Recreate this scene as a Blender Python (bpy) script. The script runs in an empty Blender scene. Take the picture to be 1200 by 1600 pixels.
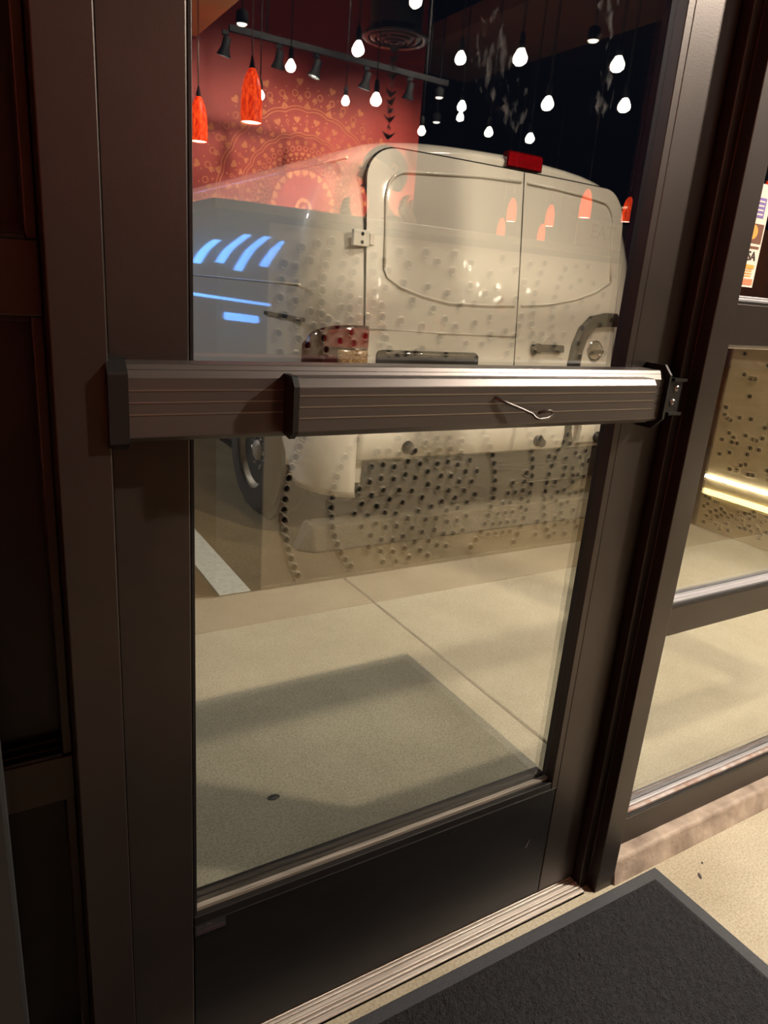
import bpy, bmesh, math, random
from mathutils import Vector, Matrix
random.seed(7)
PI = math.pi
sc = bpy.context.scene
COL = sc.collection

# ------------------------------------------------------------------ camera
cam_d = bpy.data.cameras.new('camera')
cam = bpy.data.objects.new('camera', cam_d); COL.objects.link(cam)
cam_d.sensor_fit = 'VERTICAL'; cam_d.sensor_height = 36.0; cam_d.sensor_width = 27.0
cam_d.lens = 1112.0 / 1600.0 * 36.0
cam_d.clip_start = 0.02; cam_d.clip_end = 200
RW = ((0.86093278, -0.09135878, 0.50044812), (-0.50320877, -0.2973321, 0.81140283), (0.07467052, -0.95039318, -0.3019555))
cam.matrix_world = Matrix(((RW[0][0], -RW[0][1], -RW[0][2], 0.0), (RW[1][0], -RW[1][1], -RW[1][2], -0.82), (RW[2][0], -RW[2][1], -RW[2][2], 1.215), (0, 0, 0, 1)))
sc.camera = cam

# ------------------------------------------------------------------ world, exposure
w = bpy.data.worlds.new('night'); sc.world = w; w.use_nodes = True
bg = w.node_tree.nodes['Background']; bg.inputs[0].default_value = (0.12, 0.17, 0.32, 1); bg.inputs[1].default_value = 0.022
sc.view_settings.view_transform = 'Standard'; sc.view_settings.look = 'None'
sc.view_settings.exposure = 0.0; sc.view_settings.gamma = 1.0; sc.view_settings.use_curve_mapping = False

WARM = (1.0, 0.89, 0.74)
def lamp(name, kind, loc, energy, color=WARM, size=0.1, target=None, spot=None, blend=0.6, parent=None):
    d = bpy.data.lights.new(name, kind); o = bpy.data.objects.new(name, d); COL.objects.link(o)
    d.energy = energy; d.color = color; o.location = loc
    if kind == 'AREA': d.shape = 'DISK'; d.size = size
    else: d.shadow_soft_size = size
    if kind == 'SPOT': d.spot_size = spot; d.spot_blend = blend
    if target is not None:
        o.rotation_euler = (Vector(target) - Vector(loc)).to_track_quat('-Z', 'Y').to_euler()
    return o
# ceiling spotlights just inside the entrance and canopy lights over the sidewalk (their housings are built below)
ENTRY = [((2.75, -1.20, 2.85), (1.35, 0.3, 0.4), 620, 1.75), ((2.0, -0.72, 3.3), (1.95, -0.90, 0.0), 280, 0.95), ((3.3, -0.72, 3.3), (3.2, -0.90, 0.0), 340, 0.95)]
for p, t, e, a in ENTRY: lamp('entry_spot', 'SPOT', p, e, WARM, 0.05, t, a, 0.5)
CANOPY = [((1.6, 0.75, 3.3), (1.9, 2.1, 1.1), 100), ((3.0, 0.75, 3.3), (3.0, 2.1, 1.1), 100)]
LOT = ((-5.0, 9.0, 6.0), (0.6, 3.2, 0.4), 1500)  # added out-of-view pole lamp, brightens the van's left side and the lot
lamp('lot_fill', 'SPOT', LOT[0], LOT[2], (0.96, 0.97, 1.0), 0.15, LOT[1], 1.2, 0.6)
for p, t, e in CANOPY: lamp('canopy_light', 'SPOT', p, e, (1.0, 0.90, 0.76), 0.12, t, 2.3, 0.8)
WALLSPOT = [((1.97, -5.12, 2.80), (1.6, -5.96, 2.2), 45), ((2.40, -5.12, 2.80), (2.6, -5.96, 2.0), 60), ((2.72, -5.12, 2.80), (3.05, -5.96, 2.5), 90),
            ((3.18, -5.12, 2.80), (3.3, -5.96, 2.0), 55), ((3.61, -5.12, 2.80), (3.8, -5.96, 2.0), 40)]
WASH_FILL = [((2.6, -3.9, 3.72), (2.3, -5.96, 0.9), 640), ((3.8, -4.2, 3.72), (3.7, -5.96, 0.8), 760), ((-0.4, -2.3, 3.72), (-2.2, -2.0, 1.6), 700)]  # added fill spots that brighten the red walls
for p, t, e in WASH_FILL: lamp('wash_fill', 'SPOT', p, e, WARM, 0.06, t, 1.45, 0.8)
for p, t, e in WALLSPOT: lamp('track_spot', 'SPOT', p, e * 6.5, WARM, 0.03, t, 1.9, 0.8)

# ------------------------------------------------------------------ materials
def s2l(c):
    f = lambda v: v / 12.92 if v <= 0.04045 else ((v + 0.055) / 1.055) ** 2.4
    return tuple(f(x / 255.0) for x in c) + (1.0,)
MATS = {}
def mat(name, rgb, rough=0.5, metal=0.0, var=0.0, scale=20.0, bump=0.0, bscale=None, coat=0.0, emit=None, estr=0.0, rgb2=None, stretch=None, spec=0.5):
    m = bpy.data.materials.new(name); m.use_nodes = True; nt = m.node_tree; b = nt.nodes['Principled BSDF']
    b.inputs['Base Color'].default_value = s2l(rgb); b.inputs['Roughness'].default_value = rough; b.inputs['Metallic'].default_value = metal
    b.inputs['Specular IOR Level'].default_value = spec
    if coat: b.inputs['Coat Weight'].default_value = coat; b.inputs['Coat Roughness'].default_value = 0.03
    if emit: b.inputs['Emission Color'].default_value = tuple(emit) + (1,); b.inputs['Emission Strength'].default_value = estr
    if var or bump or rgb2:
        tc = nt.nodes.new('ShaderNodeTexCoord'); vec = tc.outputs['Object']
        if stretch:
            mp = nt.nodes.new('ShaderNodeMapping'); mp.inputs['Scale'].default_value = stretch
            nt.links.new(vec, mp.inputs['Vector']); vec = mp.outputs['Vector']
        if var or rgb2:
            n = nt.nodes.new('ShaderNodeTexNoise'); n.inputs['Scale'].default_value = scale; n.inputs['Detail'].default_value = 6
            nt.links.new(vec, n.inputs['Vector'])
            cr = nt.nodes.new('ShaderNodeValToRGB'); c = s2l(rgb)
            cr.color_ramp.elements[0].position = 0.3; cr.color_ramp.elements[1].position = 0.7
            if rgb2: a, z = s2l(rgb2), c
            else:
                a = tuple(v * (1 - var) for v in c[:3]) + (1,); z = tuple(min(1, v * (1 + var)) for v in c[:3]) + (1,)
            cr.color_ramp.elements[0].color = a; cr.color_ramp.elements[1].color = z
            nt.links.new(n.outputs['Fac'], cr.inputs['Fac']); nt.links.new(cr.outputs['Color'], b.inputs['Base Color'])
        if bump:
            n2 = nt.nodes.new('ShaderNodeTexNoise'); n2.inputs['Scale'].default_value = bscale or scale * 4; n2.inputs['Detail'].default_value = 4
            nt.links.new(vec, n2.inputs['Vector'])
            bp = nt.nodes.new('ShaderNodeBump'); bp.inputs['Strength'].default_value = bump; bp.inputs['Distance'].default_value = 0.01
            nt.links.new(n2.outputs['Fac'], bp.inputs['Height']); nt.links.new(bp.outputs['Normal'], b.inputs['Normal'])
    MATS[name] = m; return m

def glass_mat(name, base, power, tint):
    m = bpy.data.materials.new(name); m.use_nodes = True; nt = m.node_tree; nt.nodes.clear(); L = nt.links.new
    out = nt.nodes.new('ShaderNodeOutputMaterial'); mix = nt.nodes.new('ShaderNodeMixShader')
    tr = nt.nodes.new('ShaderNodeBsdfTransparent'); tr.inputs[0].default_value = tint
    gl = nt.nodes.new('ShaderNodeBsdfGlossy'); gl.inputs['Roughness'].default_value = 0.0; gl.inputs['Color'].default_value = (1, 1, 1, 1)
    lw = nt.nodes.new('ShaderNodeLayerWeight'); lw.inputs['Blend'].default_value = 0.5
    pw = nt.nodes.new('ShaderNodeMath'); pw.operation = 'POWER'; pw.inputs[1].default_value = power
    ma = nt.nodes.new('ShaderNodeMath'); ma.operation = 'MULTIPLY_ADD'; ma.inputs[1].default_value = 1 - base; ma.inputs[2].default_value = base
    L(lw.outputs['Facing'], pw.inputs[0]); L(pw.outputs[0], ma.inputs[0]); L(ma.outputs[0], mix.inputs[0])
    L(tr.outputs[0], mix.inputs[1]); L(gl.outputs[0], mix.inputs[2]); L(mix.outputs[0], out.inputs[0])
    MATS[name] = m; return m
glass_mat('pane_glass', 0.165, 4.0, (0.95, 0.945, 0.92, 1))

mat('bronze', (66, 59, 56), 0.36, 0.75, var=0.10, scale=6, bump=0.02, bscale=300)
mat('bronze_dark', (40, 38, 38), 0.38, 0.6, var=0.12, scale=8)
mat('black_rail', (34, 34, 35), 0.4, 0.6, var=0.35, scale=9, rgb2=(26, 26, 27), stretch=(1, 1, 4))
mat('black_rubber', (12, 12, 13), 0.8)
mat('bar_metal', (86, 79, 76), 0.36, 0.65, var=0.06, scale=4, stretch=(0.4, 20, 20))
mat('bar_groove', (150, 140, 132), 0.3, 0.9)
mat('key_metal', (96, 90, 86), 0.35, 0.9)
mat('steel', (170, 168, 165), 0.3, 1.0)
mat('dusty_bead', (150, 140, 126), 0.75, 0.1, rgb2=(62, 60, 58), scale=60, stretch=(0.15, 8, 8))
mat('bright_sill', (205, 202, 205), 0.35, 0.8, var=0.12, scale=30, stretch=(0.2, 5, 5))
mat('rusty_sill', (176, 168, 166), 0.6, 0.4, rgb2=(128, 96, 78), scale=35)
mat('threshold', (228, 218, 208), 0.5, 0.3, rgb2=(120, 106, 96), scale=40, stretch=(0.12, 14, 14), bump=0.15, bscale=200)
mat('threshold_groove', (58, 50, 46), 0.8)
mat('plinth_stone', (176, 158, 142), 0.7, 0, rgb2=(112, 96, 84), scale=14, bump=0.25, bscale=60)
mat('mat_pile', (36, 37, 44), 0.95, 0, rgb2=(4, 4, 5), scale=170, bump=1.0, bscale=300)
mat('mat_rubber', (44, 45, 50), 0.6, 0, var=0.15, scale=180, bump=0.25, bscale=400)
mat('van_paint', (226, 218, 204), 0.45, 0, coat=1.0, bump=0.03, bscale=7)
mat('van_black', (34, 33, 30), 0.45, 0, var=0.1, scale=30)
mat('seam_black', (10, 10, 10), 0.8)
mat('tyre', (46, 35, 29), 0.85, 0, var=0.2, scale=30)
mat('wheel_steel', (176, 160, 136), 0.45, 0.2, var=0.15, scale=12)
mat('chrome', (220, 220, 222), 0.08, 1.0)
mat('red_lens', (140, 8, 18), 0.12, 0, coat=1.0, var=0.25, scale=60)
mat('dark_red_lens', (74, 6, 12), 0.12, 0, coat=1.0)
mat('amber_lens', (196, 164, 118), 0.2, 0, coat=1.0, rgb2=(120, 70, 40), scale=90)
mat('white_paint', (205, 203, 190), 0.8, 0, var=0.12, scale=40)
mat('plate_white', (210, 208, 200), 0.4)
mat('red_wall', (164, 56, 46), 0.6, 0, var=0.10, scale=1.5, bump=0.04, bscale=60)
mat('mural_tan', (216, 132, 86), 0.7)
mat('black_ceiling', (14, 15, 19), 0.9)
mat('navy_wall', (20, 23, 34), 0.9, 0, var=0.2, scale=2)
mat('tan_soffit', (236, 190, 130), 0.8, 0, var=0.05, scale=3)
mat('brown_soffit', (96, 70, 50), 0.8, 0, var=0.1, scale=3)
mat('beige_wall', (190, 165, 130), 0.8, 0, var=0.06, scale=3)
mat('panel_metal_lit', (226, 206, 166), 0.5, 0.1, var=0.05, scale=4)  # lighter copy of panel_metal; strong light on the wing put into its colour
mat('panel_metal', (162, 152, 133), 0.5, 0.1, var=0.05, scale=4, bump=0.03, bscale=40)
mat('hole_dark', (16, 15, 13), 0.8, spec=0.2)
mat('steel_post', (66, 68, 70), 0.6, 0.3, var=0.08, scale=6)
mat('tan_wood', (186, 118, 66), 0.5, 0, var=0.15, scale=6, stretch=(6, 6, 0.6))
mat('cap_rail', (120, 112, 100), 0.35, 0.7)
mat('led', (255, 255, 240), 0.5, emit=(1.0, 0.97, 0.78), estr=26)
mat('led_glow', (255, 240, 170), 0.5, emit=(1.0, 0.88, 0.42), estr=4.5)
mat('cord_black', (10, 10, 12), 0.7)
mat('cord_grey', (150, 130, 120), 0.5)
mat('lamp_black', (7, 7, 8), 0.7, spec=0.2)
mat('bulb_glow', (255, 250, 240), 0.3, emit=(1.0, 0.90, 0.74), estr=45)
mat('filament', (255, 250, 240), 0.3, emit=(1.0, 0.95, 0.85), estr=60)
mat('spot_glow', (255, 245, 230), 0.3, emit=(1.0, 0.88, 0.70), estr=18)
mat('white_lens', (255, 250, 240), 0.3, emit=(1.0, 0.92, 0.80), estr=5)
m = mat('red_glass', (255, 84, 24), 0.25, 0, rgb2=(176, 12, 8), scale=75, stretch=(1, 1, 0.35))
b = m.node_tree.nodes['Principled BSDF']; crn = [n for n in m.node_tree.nodes if n.type == 'VALTORGB'][0]
m.node_tree.links.new(crn.outputs['Color'], b.inputs['Emission Color']); b.inputs['Emission Strength'].default_value = 3.2
mat('shade_inside', (255, 235, 200), 0.5, emit=(1.0, 0.85, 0.62), estr=9)
mat('duct_black', (20, 21, 24), 0.5, 0.2)
mat('diffuser_grey', (46, 46, 50), 0.35, 0.5)
mat('bird_bronze', (60, 48, 34), 0.45, 0.6, rgb2=(30, 28, 24), scale=30)
mat('skin', (196, 148, 116), 0.55)
mat('hair_dark', (22, 18, 16), 0.6)
mat('shirt_navy', (34, 38, 48), 0.85, 0, var=0.15, scale=30)
mat('trousers', (30, 30, 34), 0.85)
mat('shoe', (18, 18, 18), 0.6)
mat('phone_black', (12, 12, 14), 0.3)
mat('neon_blue', (120, 180, 255), 0.5, emit=(0.10, 0.34, 1.0), estr=11)
mat('neon_green', (120, 255, 210), 0.5, emit=(0.12, 1.0, 0.62), estr=12)
mat('far_wall', (70, 66, 62), 0.9, 0, var=0.1, scale=2)
mat('letter_red', (170, 40, 30), 0.6)
mat('grey_bin', (36, 37, 39), 0.5, 0.2, var=0.08, scale=10)
mat('wheelstop', (114, 104, 86), 0.9, 0, var=0.14, scale=12, bump=0.4, bscale=80)
mat('decal_white', (232, 214, 200), 0.6)
mat('decal_purple', (120, 96, 168), 0.6)
mat('decal_brown', (110, 62, 34), 0.6)
mat('decal_orange', (236, 160, 60), 0.6)
mat('decal_black', (40, 30, 36), 0.6)
mat('decal_coral', (228, 130, 90), 0.6)

def concrete(name, light, dark, blot=1.4, grain=150, bump=0.15, rough=0.8, spots=0.0):
    m = bpy.data.materials.new(name); m.use_nodes = True; nt = m.node_tree; b = nt.nodes['Principled BSDF']; L = nt.links.new
    tc = nt.nodes.new('ShaderNodeTexCoord')
    n1 = nt.nodes.new('ShaderNodeTexNoise'); n1.inputs['Scale'].default_value = blot; n1.inputs['Detail'].default_value = 8; n1.inputs['Roughness'].default_value = 0.6
    n2 = nt.nodes.new('ShaderNodeTexNoise'); n2.inputs['Scale'].default_value = grain; n2.inputs['Detail'].default_value = 3
    L(tc.outputs['Object'], n1.inputs['Vector']); L(tc.outputs['Object'], n2.inputs['Vector'])
    cr = nt.nodes.new('ShaderNodeValToRGB'); cr.color_ramp.elements[0].position = 0.32; cr.color_ramp.elements[1].position = 0.66
    cr.color_ramp.elements[0].color = s2l(dark); cr.color_ramp.elements[1].color = s2l(light); L(n1.outputs['Fac'], cr.inputs['Fac'])
    cr2 = nt.nodes.new('ShaderNodeValToRGB'); cr2.color_ramp.elements[0].position = 0.36; cr2.color_ramp.elements[1].position = 0.6
    cr2.color_ramp.elements[0].color = (0.62, 0.60, 0.56, 1); cr2.color_ramp.elements[1].color = (1, 1, 1, 1); L(n2.outputs['Fac'], cr2.inputs['Fac'])
    mx = nt.nodes.new('ShaderNodeMixRGB'); mx.blend_type = 'MULTIPLY'; mx.inputs[0].default_value = 0.75
    L(cr.outputs['Color'], mx.inputs[1]); L(cr2.outputs['Color'], mx.inputs[2]); L(mx.outputs[0], b.inputs['Base Color'])
    bp = nt.nodes.new('ShaderNodeBump'); bp.inputs['Strength'].default_value = bump; bp.inputs['Distance'].default_value = 0.004
    L(n2.outputs['Fac'], bp.inputs['Height']); L(bp.outputs['Normal'], b.inputs['Normal'])
    b.inputs['Roughness'].default_value = rough; MATS[name] = m
concrete('floor_concrete', (178, 168, 148), (150, 138, 116), 1.8, 210, 0.10, 0.6)
concrete('sidewalk_concrete', (192, 186, 164), (158, 152, 130), 1.1, 200, 0.10, 0.85)
concrete('brown_concrete', (160, 146, 120), (134, 120, 96), 1.3, 330, 0.10, 0.85)
concrete('lot_concrete', (146, 126, 90), (112, 95, 66), 0.9, 110, 0.15, 0.85)

def smudge_mat():
    m = bpy.data.materials.new('smudge'); m.use_nodes = True; nt = m.node_tree; nt.nodes.clear(); L = nt.links.new
    out = nt.nodes.new('ShaderNodeOutputMaterial'); mix = nt.nodes.new('ShaderNodeMixShader')
    tr = nt.nodes.new('ShaderNodeBsdfTransparent'); df = nt.nodes.new('ShaderNodeBsdfDiffuse'); df.inputs[0].default_value = (0.8, 0.8, 0.8, 1)
    tc = nt.nodes.new('ShaderNodeTexCoord'); n = nt.nodes.new('ShaderNodeTexNoise'); n.inputs['Scale'].default_value = 55; n.inputs['Detail'].default_value = 5
    mp = nt.nodes.new('ShaderNodeMapping'); mp.inputs['Scale'].default_value = (1.6, 1, 0.7); mp.inputs['Rotation'].default_value = (0, 0.5, 0)
    L(tc.outputs['Object'], mp.inputs[0]); L(mp.outputs[0], n.inputs['Vector'])
    cr = nt.nodes.new('ShaderNodeValToRGB'); cr.color_ramp.elements[0].position = 0.5; cr.color_ramp.elements[1].position = 0.85
    cr.color_ramp.elements[1].color = (0.07, 0.07, 0.07, 1); L(n.outputs['Fac'], cr.inputs[0])
    L(cr.outputs[0], mix.inputs[0]); L(tr.outputs[0], mix.inputs[1]); L(df.outputs[0], mix.inputs[2]); L(mix.outputs[0], out.inputs[0]); MATS['smudge'] = m
smudge_mat()

# ------------------------------------------------------------------ mesh helpers
class MB:
    def __init__(s): s.v = []; s.f = []; s.m = []; s.sm = []
    def add(s, vs, fs, mi=0, smooth=False):
        o = len(s.v); s.v += [tuple(v) for v in vs]
        for f in fs: s.f.append(tuple(i + o for i in f)); s.m.append(mi); s.sm.append(smooth)
        return s
    def box(s, x0, x1, y0, y1, z0, z1, mi=0):
        vs = [(x0, y0, z0), (x1, y0, z0), (x1, y1, z0), (x0, y1, z0), (x0, y0, z1), (x1, y0, z1), (x1, y1, z1), (x0, y1, z1)]
        return s.add(vs, [(0, 3, 2, 1), (4, 5, 6, 7), (0, 1, 5, 4), (1, 2, 6, 5), (2, 3, 7, 6), (3, 0, 4, 7)], mi)
    def prism(s, poly, a0, a1, axis='x', mi=0, smooth=False):
        # poly in the two other axes, extruded along axis from a0 to a1
        def P(p, a):
            return (a, p[0], p[1]) if axis == 'x' else ((p[0], a, p[1]) if axis == 'y' else (p[0], p[1], a))
        n = len(poly); vs = [P(p, a0) for p in poly] + [P(p, a1) for p in poly]
        fs = [(i, (i + 1) % n, (i + 1) % n + n, i + n) for i in range(n)]
        s.add(vs, fs, mi, smooth); s.add(vs, [tuple(range(n))[::-1], tuple(range(n, 2 * n))], mi); return s
    def lathe(s, prof, c=(0, 0, 0), n=24, axis='z', mi=0, smooth=True, cap=True):
        vs = []; fs = []
        for r, h in prof:
            for k in range(n):
                a = 2 * PI * k / n; x, y = r * math.cos(a), r * math.sin(a)
                p = (x, y, h) if axis == 'z' else ((h, x, y) if axis == 'x' else (x, h, y))
                vs.append((c[0] + p[0], c[1] + p[1], c[2] + p[2]))
        for i in range(len(prof) - 1):
            for k in range(n):
                fs.append((i * n + k, i * n + (k + 1) % n, (i + 1) * n + (k + 1) % n, (i + 1) * n + k))
        s.add(vs, fs, mi, smooth)
        if cap: s.add(vs, [tuple(range(n))[::-1], tuple(range((len(prof) - 1) * n, len(prof) * n))], mi)
        return s
    def tube(s, pts, r, n=8, mi=0, closed=False, smooth=True):
        pts = [Vector(p) for p in pts]; N = len(pts); vs = []; fs = []
        rr = r if isinstance(r, (list, tuple)) else [r] * N
        up = Vector((0.13, 0.29, 0.95)).normalized()
        for i, p in enumerate(pts):
            a = pts[(i - 1) % N] if (closed or i) else pts[i]; bb = pts[(i + 1) % N] if (closed or i < N - 1) else pts[i]
            t = (bb - a).normalized(); u = t.cross(up)
            if u.length < 0.05: u = t.cross(Vector((1, 0, 0)))
            u.normalize(); v = t.cross(u)
            for k in range(n):
                an = 2 * PI * k / n; vs.append(p + (u * math.cos(an) + v * math.sin(an)) * rr[i])
        M = N if closed else N - 1
        for i in range(M):
            j = (i + 1) % N
            for k in range(n): fs.append((i * n + k, j * n + k, j * n + (k + 1) % n, i * n + (k + 1) % n))
        if not closed: fs += [tuple(range(n)), tuple(range((N - 1) * n, N * n))[::-1]]
        return s.add(vs, fs, mi, smooth)
    def mesh(s, name, mats):
        me = bpy.data.meshes.new(name); me.from_pydata(s.v, [], s.f)
        for m_ in (mats if isinstance(mats, (list, tuple)) else [mats]): me.materials.append(MATS[m_])
        me.polygons.foreach_set('material_index', s.m); me.polygons.foreach_set('use_smooth', s.sm)
        bm = bmesh.new(); bm.from_mesh(me); bmesh.ops.recalc_face_normals(bm, faces=bm.faces); bm.to_mesh(me); bm.free()
        me.update(); return me
    def build(s, name, mats, parent=None, bevel=0.0, loc=None):
        o = bpy.data.objects.new(name, s.mesh(name, mats)); COL.objects.link(o)
        if parent: o.parent = parent
        if loc: o.location = loc
        if bevel:
            bv = o.modifiers.new('bevel', 'BEVEL'); bv.width = bevel; bv.segments = 2; bv.limit_method = 'ANGLE'
        return o
def tag(o, label, cat, group=None, kind=None):
    o['label'] = label; o['category'] = cat
    if group: o['group'] = group
    if kind: o['kind'] = kind
    return o
def empty(name, loc=(0, 0, 0), rz=0):
    o = bpy.data.objects.new(name, None); COL.objects.link(o); o.location = loc; o.rotation_euler = (0, 0, rz); o.empty_display_size = 0.1; return o
def copy_tree(o, parent=None):
    c = o.copy(); COL.objects.link(c); c.parent = parent
    for ch in list(o.children): copy_tree(ch, c)
    return c
def rrect(x0, x1, z0, z1, r, n=6):
    pts = []
    for cx, cz, a0 in ((x1 - r, z1 - r, 0), (x0 + r, z1 - r, PI / 2), (x0 + r, z0 + r, PI), (x1 - r, z0 + r, 1.5 * PI)):
        for k in range(n + 1):
            a = a0 + PI / 2 * k / n; pts.append((cx + r * math.cos(a), cz + r * math.sin(a)))
    return pts
ST = 'structure'
def text_mesh(name, body, size, material, loc, rot, depth=0.001, parent=None, mirror=False, align='CENTER'):
    cu = bpy.data.curves.new(name, 'FONT'); cu.body = body; cu.size = size; cu.extrude = depth; cu.align_x = align; cu.align_y = 'CENTER'
    t = bpy.data.objects.new(name, cu); COL.objects.link(t)
    dg = bpy.context.evaluated_depsgraph_get(); me = bpy.data.meshes.new_from_object(t.evaluated_get(dg))
    bpy.data.objects.remove(t, do_unlink=True)
    if mirror:
        for v in me.vertices: v.co.x = -v.co.x
        me.flip_normals()
    me.materials.clear(); me.materials.append(MATS[material])
    o = bpy.data.objects.new(name, me); COL.objects.link(o); o.location = loc; o.rotation_euler = rot
    if parent: o.parent = parent
    return o

# ================================================================== THE SETTING
H = 3.9
tag(MB().box(-2.2, 11.2, -11.2, 0.051, -0.06, 0.0).build('floor', 'floor_concrete'), 'speckled beige concrete floor inside the restaurant', 'floor', kind=ST)
tag(MB().box(-2.2, 11.2, -11.2, 0.05, H, H + 0.1).build('ceiling', 'black_ceiling'), 'black painted open ceiling over the dining room', 'ceiling', kind=ST)
tag(MB().box(-2.2, 4.27, -6.1, -5.96, 0, H).build('wall_back', 'red_wall'), 'red painted wall with the tan mandala pattern', 'wall', kind=ST)
tag(MB().box(4.17, 4.27, -11.2, -6.1, 0, H).build('wall_side', 'navy_wall'), 'dark wall running back behind the end of the red wall', 'wall', kind=ST)
tag(MB().box(4.27, 11.2, -11.3, -11.2, 0, H).build('wall_rear', 'navy_wall'), 'dark wall at the far back of the dining room', 'wall', kind=ST)
tag(MB().box(-2.3, -2.2, -6.0, 0.05, 0, H).build('wall_left', 'red_wall'), 'red wall on the left side of the dining room', 'wall', kind=ST)
tag(MB().box(11.2, 11.3, -11.2, 0.05, 0, H).build('wall_right', 'navy_wall'), 'dark wall on the right side of the dining room', 'wall', kind=ST)
wf = MB(); wf.box(-2.3, 11.3, -0.06, 0.12, 2.95, H + 0.1); wf.box(-2.3, -0.92, -0.06, 0.12, 0, 2.95); wf.box(4.66, 11.3, -0.06, 0.12, 0, 2.95)
tag(wf.build('wall_front', 'beige_wall'), 'front wall around the storefront glazing', 'wall', kind=ST)
tag(MB().box(-2.19, 1.99, -5.95, -2.6, 3.08, 3.6).build('trim_1', 'tan_soffit'), 'tan ceiling soffit above the left red pendants', 'soffit', kind=ST)
tag(MB().box(4.28, 5.35, -6.76, -3.0, 3.5, 3.66).build('trim_2', 'brown_soffit'), 'brown hanging ceiling panel over the right bulbs', 'soffit', kind=ST)

# outside ground
sw = empty('sidewalk'); tag(sw, 'pale concrete sidewalk outside the glass door', 'sidewalk', kind=ST)
for x0, x1 in ((-4.5, -1.646), (-1.634, 1.364), (1.376, 4.374), (4.386, 9.0)):
    MB().box(x0, x1, 0.052, 1.42, -0.08, -0.001).build('slab', 'sidewalk_concrete', sw, 0.004)
    MB().box(x0, x1, 1.424, 1.69, -0.08, -0.001).build('edge_slab', 'brown_concrete', sw, 0.004)  # browner strip of slab along the lot edge
MB().box(-4.5, 9.0, 0.052, 1.69, -0.1, -0.012).build('joint_bed', 'brown_concrete', sw)
tag(MB().box(-14, 16, 1.69, 24, -0.1, -0.008).build('parking_lot', 'lot_concrete'), 'brownish concrete parking lot surface under the van', 'pavement', kind=ST)
tag(MB().box(0.825, 0.955, 1.71, 6.5, -0.008, -0.005).build('parking_line', 'white_paint'), 'white painted parking stripe beside the van wheel', 'parking line', kind=ST)
ws = MB()
pr = [(2.0, 0), (2.18, 0), (2.15, 0.125), (2.03, 0.125)]
vs = [(1.37 + 0.0, y, z) for y, z in pr]; 
ws.add([(1.31, 2.06, -0.008), (1.31, 2.12, -0.008)] + [(1.38, y, z - 0.008) for y, z in pr] + [(3.3, y, z - 0.008) for y, z in pr],
       [(0, 2, 5), (0, 5, 4), (0, 4, 1), (1, 4, 3), (2, 6, 9, 5), (5, 9, 8, 4), (4, 8, 7, 3), (6, 7, 8, 9), (0, 1, 3, 2), (2, 3, 7, 6)])
tag(ws.build('wheel_stop', 'wheelstop', bevel=0.012), 'low grey concrete wheel stop under the back of the van', 'wheel stop')

# ================================================================== DOOR
door = empty('door_1', (0.142, 0, 0)); tag(door, 'dark bronze framed glass door with a push bar', 'door', kind=ST)
def dpart(mb, name, m_, bevel=0.0, parent=None):
    o = mb.build(name, m_, parent or door, bevel)
    if parent is None or parent is door: o.location = (-0.142, 0, 0)
    return o
dpart(MB().box(0.142, 0.2305, 0, 0.045, 0.02, 2.13), 'stile', 'bronze', 0.002)
dpart(MB().box(0.962, 1.062, 0, 0.045, 0.02, 2.13), 'stile', 'bronze', 0.002)
dpart(MB().box(0.2315, 0.961, 0.0005, 0.045, 0.02, 0.285), 'bottom_rail', 'black_rail', 0.002)
dpart(MB().box(0.2315, 0.961, 0.0005, 0.045, 2.03, 2.13), 'top_rail', 'bronze', 0.002)
dpart(MB().box(0.945, 0.960, -0.002, 0.019, 0.287, 2.03), 'glazing_bead', 'bronze', 0.001)
dpart(MB().box(0.2315, 0.2365, 0.003, 0.019, 0.287, 2.03), 'glazing_bead', 'bronze_dark', 0.001)
dpart(MB().box(0.2315, 0.9445, -0.001, 0.010, 0.2865, 0.302), 'glazing_bead', 'bronze_dark', 0.001)
dpart(MB().box(0.2315, 0.9445, 0.0102, 0.019, 0.2865, 0.307), 'dust_strip', 'dusty_bead')
dpart(MB().box(0.2315, 0.9445, 0.0255, 0.045, 0.2865, 0.309), 'outer_bead', 'bronze_dark')
dpart(MB().box(0.2315, 0.961, -0.0012, 0.0004, 0.2845, 0.2862), 'crack_highlight', 'steel')  # thin bright line modelled in place of the highlight along the crack
dpart(MB().box(0.225, 0.955, 0.0193, 0.0253, 0.287, 2.04), 'glass_pane', 'pane_glass')
dpart(MB().box(0.145, 1.06, 0.012, 0.03, 0.008, 0.0195), 'door_sweep', 'black_rubber')
for cx, cz, rx, rz in ((0.627, 1.505, 0.030, 0.045), (0.672, 1.455, 0.022, 0.028), (0.815, 1.590, 0.020, 0.035), (0.83, 1.50, 0.018, 0.03)):
    dpart(MB().prism([(cx + rx * math.cos(k * PI / 12) * (1 + 0.2 * math.sin(3 * k)), cz + rz * math.sin(k * PI / 12) * (1 + 0.2 * math.cos(2 * k))) for k in range(24)], 0.0186, 0.0190, 'y'), 'hand_smudge', 'smudge')
# maker's plate on the bottom rail
pl = dpart(MB().box(0.2325, 0.279, -0.0012, 0.0, 0.2655, 0.2835), 'maker_plate', 'steel')
MB().box(0.2335, 0.2775, -0.0016, -0.0012, 0.2667, 0.2735).build('plate_text_strip', 'decal_black', pl)
MB().box(0.2345, 0.2455, -0.0017, -0.0012, 0.2765, 0.2815).build('plate_text_strip', 'decal_black', pl)
MB().prism([(0.2525 + 0.005 * math.cos(a * PI / 8), 0.2785 + 0.003 * math.sin(a * PI / 8)) for a in range(16)], -0.0017, -0.0012, 'y').build('plate_oval', 'decal_black', pl)
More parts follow.
